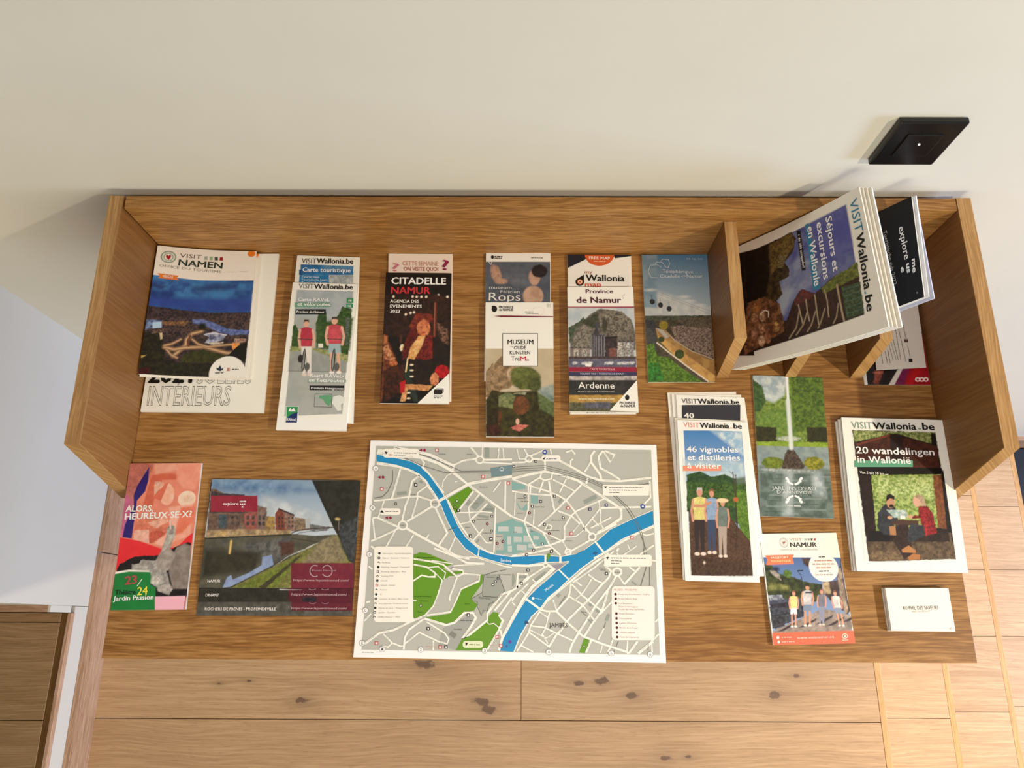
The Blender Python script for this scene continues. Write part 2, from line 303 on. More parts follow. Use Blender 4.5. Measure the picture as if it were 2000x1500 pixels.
def build(d):
    global CAPH
    q = d['q']; zb = min(v[2] for v in q)-d['t']
    base = W((sum(v[0] for v in q)/4, sum(v[1] for v in q)/4, max(0, zb)))
    root = thing(d['n'], d['l'], d['c'], base, d['g']); F = Map3(d, base); Wd, Hd = d['W'], d['H']
    zq = [v[2] for v in d['q']]; nu = 14 if d['b'] else (8 if max(zq)-min(zq) > .5 else 1); t = d['t']
    # paper block
    us = np.linspace(0, Wd, nu+1); vs_ = np.linspace(0, Hd, nu+1); U, V = np.meshgrid(us, vs_)
    top = F(U, V, 0.0).reshape(-1, 3); bot = F(U, V, -float(t)+.1).reshape(-1, 3); n = (nu+1)**2; ix = lambda i, j: j*(nu+1)+i
    fs = []
    for j in range(nu):
        for i in range(nu):
            fs.append((ix(i, j+1), ix(i+1, j+1), ix(i+1, j), ix(i, j))); fs.append((n+ix(i, j), n+ix(i+1, j), n+ix(i+1, j+1), n+ix(i, j+1)))
    ring = [ix(i, 0) for i in range(nu)]+[ix(nu, j) for j in range(nu)]+[ix(i, nu) for i in range(nu, 0, -1)]+[ix(0, j) for j in range(nu, 0, -1)]
    for a, b in zip(ring, ring[1:]+ring[:1]): fs.append((a, b, n+b, n+a))
    me = bpy.data.meshes.new('pages'); me.from_pydata([tuple(v) for v in np.vstack([top, bot])], [], fs); link('pages', me, root, paper(d['pg']))
    if d['co'] != d['pg']:
        me = bpy.data.meshes.new('cover'); k = F(U, V, .12).reshape(-1, 3); me.from_pydata([tuple(v) for v in k], [], [f for f in fs[:2*nu*nu:2]]); link('cover', me, root, paper(d['co']))
    if d['cr']:
        X, Y, A = paint(d); ny, nx = X.shape; P = F(X, Y, .2).reshape(-1, 3)
        me = bpy.data.meshes.new('cover_picture'); I = np.arange(nx*ny).reshape(ny, nx)
        quads = np.stack([I[1:, :-1], I[1:, 1:], I[:-1, 1:], I[:-1, :-1]], -1).reshape(-1, 4); m = len(quads)
        me.vertices.add(nx*ny); me.vertices.foreach_set('co', P.ravel()); me.loops.add(m*4); me.loops.foreach_set('vertex_index', quads.ravel().astype(np.int32)); me.polygons.add(m); me.polygons.foreach_set('loop_start', np.arange(0, m*4, 4, dtype=np.int32)); me.update(calc_edges=True)
        at = me.color_attributes.new('ink', 'FLOAT_COLOR', 'POINT'); cc = np.ones((nx*ny, 4)); cc[:, :3] = A.reshape(-1, 3); at.data.foreach_set('color', cc.ravel())
        link('cover_picture', me, root, M_print)
    bits = []
    def add(S_, T_, lay, faces, col, up=0.0):
        h = .26+.1*lay+.0032*(len(bits) % 29)
        bits.append((float(np.min(T_)), float(np.max(T_)), [tuple(p) for p in F(np.array(S_), np.array(T_), h+np.asarray(up, float)[..., None])], faces, ink(col)))
    for sh in d['sh']:
        P = [(sh[3][i]/10, sh[3][i+1]/10) for i in range(0, len(sh[3]), 2)]
        P = [(min(max(x, 0), Wd), min(max(y, 0), Hd)) for x, y in P] if sh[0] == 'P' else P
        if sh[0] == 'P':
            ar = sum(P[i][0]*P[(i+1) % len(P)][1]-P[(i+1) % len(P)][0]*P[i][1] for i in range(len(P)))
            if ar > 0: P = P[::-1]
            add([p[0] for p in P], [p[1] for p in P], sh[1], [tuple(range(len(P)))], sh[2])
        else:
            w = sh[4]/2; L_, R_ = [], []; P = [p for i, p in enumerate(P) if i == 0 or math.hypot(p[0]-P[i-1][0], p[1]-P[i-1][1]) > .02]
            if len(P) < 2: continue
            for i, p in enumerate(P):
                a = P[max(0, i-1)]; b = P[min(len(P)-1, i+1)]; dx, dy = b[0]-a[0], b[1]-a[1]; l_ = math.hypot(dx, dy) or 1; nx_, ny_ = -dy/l_, dx/l_
                sc = 1.0
                if 0 < i < len(P)-1:
                    d1 = (p[0]-a[0], p[1]-a[1]); l1 = math.hypot(*d1) or 1; cs = abs((-d1[1]/l1)*nx_+(d1[0]/l1)*ny_); sc = min(1.6, 1/max(cs, .4))
                L_.append((p[0]+nx_*w*sc, p[1]+ny_*w*sc)); R_.append((p[0]-nx_*w*sc, p[1]-ny_*w*sc))
            A_ = [(min(max(x, 0), Wd), min(max(y, 0), Hd)) for x, y in L_+R_]; n_ = len(P)
            add([p[0] for p in A_], [p[1] for p in A_], sh[1], [(i, i+1, n_+i+1, n_+i) for i in range(n_-1)], sh[2])
    for tx in d['tx']:
        txt, col, (x0, y0, x1, y1), cap, bold, ly = tx[:6]; ol = tx[6] if len(tx) > 6 else 0
        v, fs2 = glyphs(txt, bold, ol)
        if len(v) == 0: continue
        if CAPH is None: hv = glyphs('H', 0, 0)[0]; CAPH = hv[:, 1].max()
        w0, w1 = v[:, 0].min(), v[:, 0].max(); L_ = math.hypot(x1-x0, y1-y0); sx = L_/(w1-w0); sy = cap/CAPH; dx, dy = (x1-x0)/L_, (y1-y0)/L_
        a = (v[:, 0]-w0)*sx; b = v[:, 1]*sy
        add(x0+dx*a+dy*b, y0+dy*a-dx*b, ly, fs2, col, v[:, 2]*.012 if bold > 0 else 0.0)
    bits.sort(key=lambda b: b[0]); runs = []; low = None
    for bt in bits:
        if low is None or (bt[0] > low+6 and d['n'] != 'street_map'): runs.append([]); low = bt[1]
        runs[-1].append(bt); low = max(low, bt[1])
    for run in runs:
        V_, F_, C_ = [], [], []
        for _, _, vs2, faces, c in run:
            b0 = len(V_); V_.extend(vs2)
            for f in faces: F_.append(tuple(b0+i for i in f)); C_.append(c)
        me = bpy.data.meshes.new('printed_lettering'); me.from_pydata(V_, [], F_); at = me.color_attributes.new('ink', 'FLOAT_COLOR', 'CORNER')
        cc = np.ones((len(me.loops), 4)); k = 0
        for p, c in zip(F_, C_): cc[k:k+len(p), :3] = c; k += len(p)
        at.data.foreach_set('color', cc.ravel()); link('street_print' if d['n'] == 'street_map' else 'printed_lettering', me, root, M_print)
    return root
PLACE = [
  ((-562, -3, 4, -384, -2, 4, -381.5, -260, 4, -562.5, -259, 4),
   (322.9, 496.1, 544.6, 495.6, 514.7, 806, 274.2, 803.8)),
  ((-561.2, -4, 25.4, -409.5, -3, 5.4, -404, -209, 5.4, -561.2, -210, 22.4),
   (312, 484.7, 512.1, 495.8, 491.5, 740.6, 274.4, 734.2)),
  ((-561.2, -5.5, 28, -412, -4.5, 8, -406.5, -210.5, 8, -561.2, -211.5, 25),
   (310.2, 484.8, 507.8, 496, 486.8, 741.4, 272.4, 735)),
  ((-561.5, -3, 32, -416.5, -2, 12, -411, -208, 12, -561.5, -209, 29),
   (308, 479.6, 500.9, 490.8, 479.5, 736.7, 270, 730.1)),
  ((-354.1, -5.7, 6, -256.1, -8.7, 6, -248.4, -276.5, 6, -356.8, -266.6, 6),
   (580.7, 498.7, 702.8, 502.5, 689.9, 827.4, 546, 813.9)),
  ((-355.2, -54.1, 11, -255.4, -56.7, 11, -257.5, -287.9, 9, -358.3, -287.6, 12),
   (572.1, 551.4, 698.5, 554.8, 675.8, 841.2, 538.9, 839.3)),
  ((-212.2, -0.7, 3, -111.6, -1, 3, -106.8, -241.9, 3, -201.9, -242.3, 3),
   (758.8, 495.4, 884.1, 496.1, 881.5, 784.6, 755.4, 784.6)),
  ((-213.4, -36, 8, -111.9, -36.8, 8, -109.3, -246.5, 8, -211, -245.9, 8),
   (754, 532.7, 882, 534, 877.4, 788.6, 742, 787.3)),
  ((-59.2, 0.5, 4, 41.7, 0.4, 4, 40.5, -210, 4, -58.7, -210.4, 4),
   (949.4, 494, 1075.2, 494.5, 1076.5, 744.6, 945.9, 744.6)),
  ((-58.4, -85.6, 9, 44.7, -85.2, 9, 43.5, -295.8, 9, -55, -295.8, 9),
   (948.5, 590.5, 1080.5, 590.5, 1082.1, 853.2, 948.8, 852.7)),
  ((68.3, -2.6, 4, 167.6, -2.9, 4, 164.4, -259.8, 4, 67.6, -260.2, 4),
   (1108.5, 498, 1232.6, 498.7, 1242.7, 808.6, 1113.4, 808.6)),
  ((66.5, -60.6, 11, 167.3, -59.8, 11, 166.8, -258.9, 12, 66.5, -258, 11),
   (1108, 560.7, 1236.5, 560.1, 1247.5, 804.6, 1112.5, 803.3)),
  ((184.5, -1.4, 3, 287.3, -0.4, 3, 283.6, -210.3, 3, 184.4, -210.7, 3),
   (1253.4, 497.7, 1381.7, 497, 1396.7, 746.6, 1266, 746.6)),
  ((211.9, -226.5, 3, 313.2, -224.8, 3, 320.6, -444.3, 3, 217.5, -451.7, 3),
   (1303.4, 766.7, 1437.3, 765, 1473.3, 1060.1, 1329.1, 1070)),
  ((217.5, -229.3, 5.5, 319.6, -230.2, 5.5, 326.2, -452.6, 5.5, 221.9, -458.9, 5.5),
   (1311.7, 769.3, 1447.3, 771, 1483.4, 1071.6, 1336.6, 1080)),
  ((223.2, -231.1, 8, 323.4, -235.4, 8, 331.5, -442.4, 8, 225.7, -464.8, 8),
   (1320, 770.7, 1453.9, 776.7, 1490.6, 1056.7, 1343.3, 1088.3)),
  ((218.8, -267.4, 11, 321.8, -271.4, 11, 327.4, -489.8, 11, 216.6, -495.2, 11),
   (1317.8, 816.3, 1457.1, 822.1, 1492.4, 1125.2, 1334, 1132.4)),
  ((221.4, -271, 14, 322.3, -274.1, 14, 319.9, -498.5, 14, 219.1, -496.6, 14),
   (1322.4, 820, 1459.3, 824.6, 1484.1, 1137.8, 1338.6, 1134.3)),
  ((340.2, -199.2, 3, 443.1, -202.8, 3, 435.4, -410.5, 3, 332.3, -407.4, 3),
   (1470, 733, 1606, 738, 1629.1, 1013, 1485, 1008)),
  ((327.9, -432.2, 6, 434.6, -430.4, 6, 442.7, -576.2, 6, 332.8, -579.1, 6),
   (1483.3, 1042.4, 1633, 1040.5, 1671, 1256.6, 1510.4, 1260.3)),
  ((453.7, -270, 4, 598.9, -271.8, 4, 600.8, -483.2, 4, 450.9, -481.6, 4),
   (1631.3, 823.3, 1826.7, 826.4, 1877.9, 1118, 1664, 1114.6)),
  ((456.4, -267.8, 8, 601.3, -269.6, 8, 602.4, -483.4, 8, 451.9, -482.5, 8),
   (1636.7, 819.1, 1832.3, 822.2, 1883.5, 1117.9, 1668, 1115.6)),
  ((459.5, -266.2, 13, 609.4, -269.6, 13, 604.8, -484.4, 13, 453.6, -482.8, 13),
   (1643.3, 815.3, 1846.8, 820.6, 1891.2, 1119, 1673.5, 1115.6)),
  ((489.1, -504.6, 13, 574.4, -504.4, 13, 574.6, -560.4, 13, 489.8, -559.7, 13),
   (1729, 1148.1, 1852.3, 1148.4, 1866.2, 1233.4, 1741.4, 1231.7)),
  ((-564.8, -336.8, 6, -462.1, -335.6, 6, -458.7, -537.1, 6, -560.1, -538.7, 6),
   (253.9, 905.3, 393.7, 904.2, 361.8, 1190.4, 215.5, 1192.1)),
  ((-447.1, -363, 1.5, -233.9, -363, 1.5, -233, -544.8, 1.5, -444.5, -545, 1.5),
   (411.8, 942.5, 703.1, 943.7, 687.5, 1203.7, 383.3, 1202.5)),
  ((-445.8, -360.9, 3, -233.1, -361.3, 3, -233.9, -525.9, 3, -444.4, -526.9, 3),
   (413.2, 939.3, 703.9, 941, 687.6, 1175.3, 386, 1175.3)),
  ((-444.5, -358.7, 4.5, -232.5, -359.7, 4.5, -233.2, -507.8, 4.5, -444.9, -508.4, 4.5),
   (414.6, 935.9, 704.5, 938.5, 689.9, 1148.4, 387.8, 1147.8)),
  ((455.5, -1.6, 199.5, 466.5, -199.6, 199.5, 324, -192.9, 10.5, 324, -2.6, 10.5),
   (1701.4, 365, 1761.3, 638.2, 1450.8, 722, 1430.3, 495.3)),
  ((449.6, -1.7, 198.7, 460.6, -199.7, 198.7, 318.1, -193, 9.7, 318.1, -2.7, 9.7),
   (1692.2, 365.7, 1751.4, 638.8, 1442.7, 722.4, 1422.6, 495.8)),
  ((444.2, -1.8, 198.8, 455.2, -199.8, 198.8, 312.7, -193.1, 9.8, 312.7, -2.8, 9.8),
   (1684.3, 365.7, 1743, 638.9, 1435.7, 722.5, 1415.9, 495.9)),
  ((439, -2, 200, 450, -200, 200, 307.5, -193.3, 11, 307.5, -3, 11),
   (1677.4, 365, 1735.7, 638.4, 1429.3, 722.1, 1409.8, 495.3)),
  ((529.3, -2.1, 169.5, 534.4, -144.9, 163.1, 428.1, -154, 18.2, 418.2, -11.7, 18.1),
   (1788.8, 389.5, 1824.6, 582.5, 1586.3, 670.7, 1553.4, 501.5)),
  ((527.8, 1.8, 173.1, 528.8, -141.3, 161.1, 422.4, -150.5, 16.2, 416.6, -7.8, 21.7),
   (1788.3, 381.7, 1813.6, 578.9, 1577.3, 667.3, 1552.5, 494.9)),
  ((522.5, 1.4, 172, 523.5, -141.7, 160, 417.1, -150.9, 15.1, 411.4, -8.2, 20.7),
   (1780, 383.1, 1805.1, 580, 1570, 668.2, 1545.4, 496)),
  ((505, -4, 2, 602.5, -4, 2, 602.5, -213, 2, 505, -213, 2),
   (1653.9, 502.4, 1775.9, 502.8, 1817.5, 752, 1688.7, 751.5)),
  ((527, -30, 8, 600, -45, 10, 598.1, -187.2, 6, 524.3, -191.1, 5),
   (1689, 528.7, 1785.6, 545.2, 1809.1, 718, 1712, 723)),
  ((-221.9, -300.8, 4, 191.4, -305.9, 4, 189, -602.2, 4, -227.2, -597.2, 4),
   (724, 859.9, 1281.9, 868.9, 1301, 1295, 690, 1284)),
]
# each row: the sheet's four corners in mm (top left, top right, bottom right, bottom left), then the same corners in the units its artwork is drawn in
# drawing frames for the artwork: origin and units
CR={'z1':(100,350,3),'z2':(530,470,3.75),'z3':(900,470,3.75),'z4':(1240,350,3),'z5':(1500,350,3),'z6':(200,880,3.846),'z7':(1280,740,2.7778),'z8':(1600,780,2.885),
'm1':(680,850,6.25),'m2':(1000,850,6.25),'m3':(680,1070,6.25),'m4':(1000,1070,6.25),'px':(0,0,1),
'n1':(1380,350,3.75),'n2':(1640,360,5.768),'n3':(1640,580,7.5),'n4':(255,465,5.357),'n5':(1480,1030,6.25)}
def homog(src,dst):
    A=[];b=[]
    for (x,y),(u,v) in zip(src,dst):
        A.append([x,y,1,0,0,0,-u*x,-u*y]);b.append(u)
        A.append([0,0,0,x,y,1,-v*x,-v*y]);b.append(v)
    return np.append(np.linalg.solve(np.array(A,float),np.array(b,float)),1).reshape(3,3)
ITEMS=[]
class B:
    def __init__(s,name,label,cat,crop,t=2,group=None,page='E9E5DB',bend=0,cover=None):
        w, art = PLACE[len(ITEMS)]; s.use(crop)
        s.w = [np.array(w[i:i+3], float) for i in (0, 3, 6, 9)]; px = [art[i:i+2] for i in (0, 2, 4, 6)]
        s.W=(np.linalg.norm(s.w[1]-s.w[0])+np.linalg.norm(s.w[2]-s.w[3]))/2
        s.H=(np.linalg.norm(s.w[3]-s.w[0])+np.linalg.norm(s.w[2]-s.w[1]))/2
        s.h=homog(px,[(0,0),(s.W,0),(s.W,s.H),(0,s.H)])
        s.d=dict(n=name,l=label,c=cat,g=group,t=t,pg=page,b=bend,q=[list(v) for v in s.w],W=s.W,H=s.H,cv=[],sh=[],tx=[],cr=None,co=cover or page,res=0.9)
        ITEMS.append(s.d)
    def use(s,crop): s.c=CR[crop]; return s
    def px(s,x,y): return (s.c[0]+x/s.c[2],s.c[1]+y/s.c[2])
    def uv(s,x,y):
        p=s.px(x,y); q=s.h@np.array([p[0],p[1],1]); return q[:2]/q[2]
    def pts(s,pl):
        o=[]
        for x,y in pl:
            a=s.uv(x,y); o+= [int(round(a[0]*10)),int(round(a[1]*10))]
        return o
    def sc(s,x,y,r=1):
        a=s.uv(x,y);b=s.uv(x+r,y);c=s.uv(x,y+r)
        return np.linalg.norm(b-a),np.linalg.norm(c-a)
    def canvas(s,x0,y0,x1,y1,res=None):
        a=s.uv(x0,y0);b=s.uv(x1,y1)
        s.d['cr']=[round(float(max(0,a[0])),1),round(float(max(0,a[1])),1),round(float(min(s.W,b[0])),1),round(float(min(s.H,b[1])),1)]
        if res: s.d['res']=res
    def canvas_all(s): s.d['cr']=[0,0,s.d['W'],s.d['H']]
    def P(s,pl,c1,c2=None,sc=3,soft=.4,m='n'):
        s.d['cv'].append(['P',c1,c2 or '',sc,soft,m,s.pts(pl)]); return s
    def R(s,x0,y0,x1,y1,*a,**k): return s.P([(x0,y0),(x1,y0),(x1,y1),(x0,y1)],*a,**k)
    def E(s,cx,cy,rx,ry,c1,c2=None,sc=3,soft=.4,m='n',rot=0):
        kx,ky=s.sc(cx,cy); p=s.uv(cx,cy)
        s.d['cv'].append(['E',c1,c2 or '',sc,soft,m,[int(p[0]*10),int(p[1]*10),int(rx*kx*10),int(ry*ky*10),rot]]); return s
    def L(s,pl,w,c,soft=.3):
        k=sum(s.sc(*pl[0]))/2
        s.d['cv'].append(['L',c,'',round(w*k,2),soft,'n',s.pts(pl)]); return s
    # crisp shapes
    def S(s,pl,c,ly=1): s.d['sh'].append(['P',ly,c,s.pts(pl)]); return s
    def SR(s,x0,y0,x1,y1,c,ly=1): return s.S([(x0,y0),(x1,y0),(x1,y1),(x0,y1)],c,ly)
    def SL(s,pl,w,c,ly=2):
        k=sum(s.sc(*pl[0]))/2
        s.d['sh'].append(['L',ly,c,s.pts(pl),round(w*k,2)]); return s
    def SE(s,cx,cy,rx,ry,c,ly=1,n=20):
        return s.S([(cx+rx*np.cos(a),cy+ry*np.sin(a)) for a in np.linspace(0,2*np.pi,n,endpoint=False)],c,ly)
    def SO(s,cx,cy,rx,ry,w,c,ly=1,n=24,a0=0,a1=360):
        return s.SL([(cx+rx*np.cos(a),cy+ry*np.sin(a)) for a in np.linspace(np.radians(a0),np.radians(a1),n)],w,c,ly)
    def RR(s,x0,y0,x1,y1,r,c,ly=1):
        pl=[]
        for cx,cy,a in ((x1-r,y0+r,-90),(x1-r,y1-r,0),(x0+r,y1-r,90),(x0+r,y0+r,180)):
            for k in range(5):
                t=np.radians(a+k*22.5); pl.append((cx+r*np.cos(t),cy+r*np.sin(t)))
        return s.S(pl,c,ly)
    def T(s,x0,y0,x1,y1,cap,txt,c,b=0,ly=4,o=0):
        """baseline from (x0,y0) to (x1,y1); cap height crop px; b = bold offset; o=outline"""
        a=s.uv(x0,y0);e=s.uv(x1,y1); k=sum(s.sc(x0,y0))/2
        s.d['tx'].append([txt,c,[round(float(v),1) for v in (*a,*e)],round(cap*k,2),b,ly]+([o] if o else [])); return s
    def bars(s,x0,y0,x1,y1,h,c,ly=4,seed=0):
        """illegible small print: dashes along the line"""
        r=np.random.RandomState(seed+int(x0+y0)); L=np.hypot(x1-x0,y1-y0); p=0; d=((x1-x0)/L,(y1-y0)/L)
        while p<L-h:
            w=min(L-p,h*r.uniform(1.2,5)); 
            s.SL([(x0+d[0]*p,y0+d[1]*p),(x0+d[0]*(p+w),y0+d[1]*(p+w))],h,c,ly); p+=w+h*.7
        return s
    def man(s,x,y,h,shirt,pants,skin='C99070',hair='4A3426',w=1,lean=0,sh2=None,legs='walk'):
        """figure: x,y = top of head; h height in crop px"""
        u=h/7.5*w*.84; hh=h/7.5
        f=lambda a,b:(x+a*u+lean*b*hh,y+b*hh)
        s.E(x+lean*hh*.5,y+hh*.5,u*.38,hh*.5,skin,soft=.3); s.P([f(-.38,.45),f(-.3,0),f(.3,0),f(.4,.45),f(.2,.25),f(-.2,.25)],hair,soft=.3)
        s.P([f(-.9,1.2),f(-.2,1),f(.2,1),f(.9,1.2),f(.7,3.6),f(-.7,3.6)],shirt,sh2 or shirt,2,soft=.3)
        s.L([f(-.85,1.35),f(-1.05,2.5),f(-.85,3.6)],.3*u,skin); s.L([f(.85,1.35),f(1.1,2.5),f(.9,3.6)],.3*u,skin)
        if legs=='short':
            s.P([f(-.7,3.5),f(.7,3.5),f(.75,4.8),f(.1,4.8),f(0,4.2),f(-.15,4.8),f(-.75,4.8)],pants,soft=.3)
            s.L([f(-.4,4.8),f(-.35,7.2)],.35*u,skin); s.L([f(.42,4.8),f(.5,7.2)],.35*u,skin)
            s.E(x-.35*u+lean*7*hh,y+7.25*hh,.3*u,.2*hh,'E8E2DA'); s.E(x+.5*u+lean*7*hh,y+7.25*hh,.3*u,.2*hh,'E8E2DA')
        else:
            s.P([f(-.7,3.5),f(.7,3.5),f(.65,7),f(.2,7),f(0,4.6),f(-.15,7),f(-.55,7)],pants,soft=.3)
            s.E(x-.3*u+lean*7*hh,y+7.2*hh,.35*u,.2*hh,'D8C8B8'); s.E(x+.5*u+lean*7*hh,y+7.2*hh,.35*u,.2*hh,'D8C8B8')
        return s
WH='ECE7DC'
# ---- catalogue under city guide
b=B('catalogue', 'white catalogue with outlined INTÉRIEURS title, half hidden under the night view guide', 'catalogue', 'z1', t=4, page=WH)
b.use('z1').SE(1060,885,130,130,'8C6A52',1,28).S([(1190,885),(1180,950),(1150,1000),(1060,1010),(1060,885)],'5F4A3C',2)
b.T(560,1325,1045,1325,115,'INTÉRIEURS','8A8784',0,2,o=.9)
b.T(565,1190,825,1190,100,'2021','16130F',.06,2)
b.T(850,1195,1170,1195,110,'SOLLIES','8A8784',0,2,o=.9)
# ---- city guide stack
g='night view city guides stacked against the left panel'
for k,(dx,dz) in enumerate(((7,-6.6),(4.5,-4.0))):
    b=B('city_guide', ['city guide at the bottom of the left stack, only its white right edge showing','city guide in the middle of the left stack, peeking out under the top copy'][k], 'magazine', 'n4', t=1.7, group=g, bend=-5, page='E4DFD4')
    b.canvas_all(); b.R(-100,-100,1600,1600,'E4DFD4'); b.R(1240,-60,1340,200,'E0781E')
    b.d['res']=3
b=B('city_guide', 'topmost city guide with blue dusk view over a lit road junction', 'magazine', 'n4', t=2.6, group=g, bend=-5, page='E8E3D9')
b.canvas_all(); b.d['res']=.8
b.R(-50,-50,1500,1600,'EAE4DA')
b.P([(215,375),(700,420),(1290,437),(1180,1500),(60,1460)],'1E3A78','3E7AB4',26,m='n')
b.P([(200,430),(1290,460),(1280,560),(1100,520),(700,560),(200,520)],'2A4C8C','3F78B0',10,soft=4)
b.P([(640,500),(900,470),(1100,480),(950,520),(700,530)],'24386C',soft=5)
b.P([(190,600),(1270,620),(1260,770),(180,700)],'27408A','2E4A96',12,soft=4)
b.P([(220,470),(380,490),(340,510),(220,500)],'2A3264',soft=3)
b.P([(185,695),(500,730),(800,760),(1260,768),(1180,1500),(60,1460)],'221A1E','4A3A3C',3)
b.P([(160,820),(1260,780),(1230,1060),(130,1000)],'221C26','5A4640',2.2,soft=2)
b.P([(640,830),(760,830),(900,880),(1000,930),(1250,960),(1240,1000),(1050,1000),(900,960),(780,900),(650,870)],'4A5C98','7684B8',4)
b.P([(160,840),(200,840),(330,850),(320,920),(220,930),(140,960)],'7C90B8','3C4468',4); b.P([(230,870),(320,860),(320,925),(230,935)],'A8C4DC')
b.P([(330,860),(600,850),(560,900),(440,895),(340,890)],'9A7044','5A4030',3)
b.P([(760,990),(860,960),(1000,1000),(960,1050),(860,1090),(770,1080),(820,1020)],'B8BCD0','4C5474',5); b.P([(790,1075),(970,1070),(965,1105),(860,1110)],'E0D4C0','8A7C70',3)
b.L([(780,985),(880,975),(1000,1000)],10,'D8D4D8')
b.P([(100,980),(330,960),(360,1260),(500,1290),(860,1300),(820,1500),(60,1450)],'1A1812','2E2C1A',4)
b.P([(560,1190),(760,1150),(1000,1200),(960,1240),(850,1290),(500,1290)],'2E3016','40401E',4)
# roads
for pl,w in (([(740,955),(640,980),(580,1040),(570,1100),(520,1150),(440,1220)],44),([(350,1130),(450,1150),(560,1130),(760,1120),(1000,1190),(1180,1200)],46),([(640,1040),(700,1090),(800,1120),(1060,1100)],28),([(350,1110),(430,1090),(520,1040)],30),([(370,1150),(420,1210),(480,1240)],26)):
    b.L(pl,w,'8A6A4C',1.2); b.L(pl,w*.35,'C8A47C',.6)
b.L([(620,1000),(590,1060),(600,1110)],18,'6A3A2A'); b.P([(720,870),(780,870),(780,940),(700,940)],'14180E',soft=2)
b.P([(1060,1080),(1140,1090),(1110,1190),(1060,1150)],'D0703A','F0A858',3); b.P([(1090,1040),(1200,1040),(1210,1080),(1080,1090)],'C8A890','6A4A40',1.5)
b.P([(1120,1120),(1220,1080),(1200,1290),(1000,1230)],'12100A')
b.P([(85,1230),(170,1215),(120,1250)],'A89050'); b.P([(60,1370),(200,1340),(200,1420),(60,1420)],'4A1418','2A1014',3)
b.P([(300,970),(330,970),(330,1040),(310,1050)],'D0B890')
b.P([(210,960),(340,940),(350,970),(220,990)],'8A6A5A','2A2028',2)
b.E(1010,1415,195,190,'EDE8DF'); b.P([(820,1405),(1200,1405),(1195,1470),(825,1470)],'EDE8DF')
b.E(395,190,80,62,'7C9486');b.E(395,190,66,50,'EAE4DA');b.E(395,190,54,42,'8FA596');b.E(395,190,42,33,'EAE4DA')
b.P([(395,222),(368,190),(370,172),(385,168),(395,180),(408,168),(422,174),(420,192)],'9E1B26')
for i,c in enumerate(('9CA89E','93AC8C','3A4A44','9E1B2A')): b.R(765+i*54,175+i*3,800+i*54,212+i*3,c,soft=.1)
b.P([(280,358),(500,378),(480,400),(500,425),(290,408),(305,385)],'DD7A32'); b.E(1265,160,42,34,'E0781E')
b.T(510,190,735,205,42,'VISIT','6A5A56',0); b.T(495,272,955,305,66,'NAMEN','26382E',.035); b.T(300,292,945,350,26,'OFFICE DU TOURISME','8A827C',0)
b.T(340,398,440,408,26,'GIDS','F6E8DC',.03); b.P([(890,1345),(900,1370),(930,1385),(965,1370),(970,1340),(950,1360),(935,1315),(915,1350)],'2A3A50','26323E',soft=.2)
b.bars(880,1403,970,1403,12,'6A6A68'); b.bars(1060,1368,1140,1370,9,'333333'); b.P([(1005,1350),(1040,1350),(1040,1385),(1005,1385)],'C03A3A','E8D0C8',1)
b.L([(970,340),(1230,344)],2,'8A827C')
# ---- carte touristique
b=B('folded_map', 'folded map with blue title band, mostly under the cycling map', 'map', 'z2', t=3, page=WH)
b.canvas(215,168,600,640); b.P([(180,168),(600,172),(590,1300),(120,1300)],'C8D0D0','A8B8B8',8)
b.R(215,168,600,240,'1F5C92','2C74A8',12); b.P([(350,168),(600,180),(590,200),(400,220)],'5C8CB0','2C74A8',6,soft=2)
b.R(205,240,420,305,'2276AC'); b.P([(425,240),(600,240),(590,310),(425,310)],'C4CCCE','9AA8AC',5)
b.T(222,162,328,164,36,'VISIT','3A4248',0); b.T(330,162,600,166,36,'Wallonia.be','14120F',.045)
b.T(228,218,580,224,30,'Carte touristique','F0F4F4',.03)
for y,t,x in ((258,'Tourist map',350),(278,'Touristische kaart',410),(298,'Touristische Karte',410)): b.T(220,y,x,y+2,13,t,'D8E6EE',.02)
b.SR(205,205,222,240,'1C4C80',2)
# ---- ravel
b=B('folded_map', 'grey cycling map with two cyclists in red shirts on a road', 'map', 'z2', t=5, page='EDE9E0')
b.canvas(100,358,600,1310,.8); ph=[(190,358),(598,368),(520,1268),(95,1285)]
b.P(ph,'9EA39E','A8ABA6',20); b.P([(190,358),(598,368),(580,560),(170,560)],'A9B2B6','9AA6AC',14,soft=3)
b.P([(160,620),(180,610),(215,690),(205,800),(145,790)],'2C4A22','3E5C2A',3); b.P([(330,600),(350,520),(400,500),(410,620),(420,700),(330,780)],'2A4420','3F5E30',3)
b.P([(480,560),(520,480),(590,500),(560,880),(480,840),(420,790)],'24401C','4A6630',3); b.P([(330,600),(600,560),(575,800),(330,790)],'2C4822','46622E',3,soft=2)
b.P([(140,770),(330,780),(560,830),(560,890),(400,850),(300,800),(135,815)],'A8A878','7C8A4A',3)
b.P([(135,810),(300,795),(450,850),(555,885),(550,960),(125,955)],'8E928E','989C96',10,soft=1)
b.L([(130,950),(550,958)],3,'50544E'); b.R(345,750,380,780,'E0DCD0'); 
b.man(258,575,420,'B8384A','DDD8D0','D8A890','3A2A24',1.15); b.man(465,555,420,'C8505A','9AB0B4','D8A890','3A2E28',1.3,legs='short')
for x,w in ((238,1),(455,1)):
    b.E(x,870,14,85,'1E1C1C',soft=.2); b.E(x,870,6,70,'8E928E',soft=.2); b.L([(x-45,715),(x+65,718)],6,'3A3A3A'); b.E(x+25,920,20,30,'5A5A58')
b.E(215,860,20,30,'2A2828')
b.P([(545,560),(575,560),(560,760),(540,760)],'6A7068','3A4A3A',2)
b.P([(95,1285),(520,1268),(300,1290)],'EDE9E0')
b.T(200,350,310,352,36,'VISIT','4A5850',0); b.T(312,352,598,358,36,'Wallonia.be','14120F',.045)
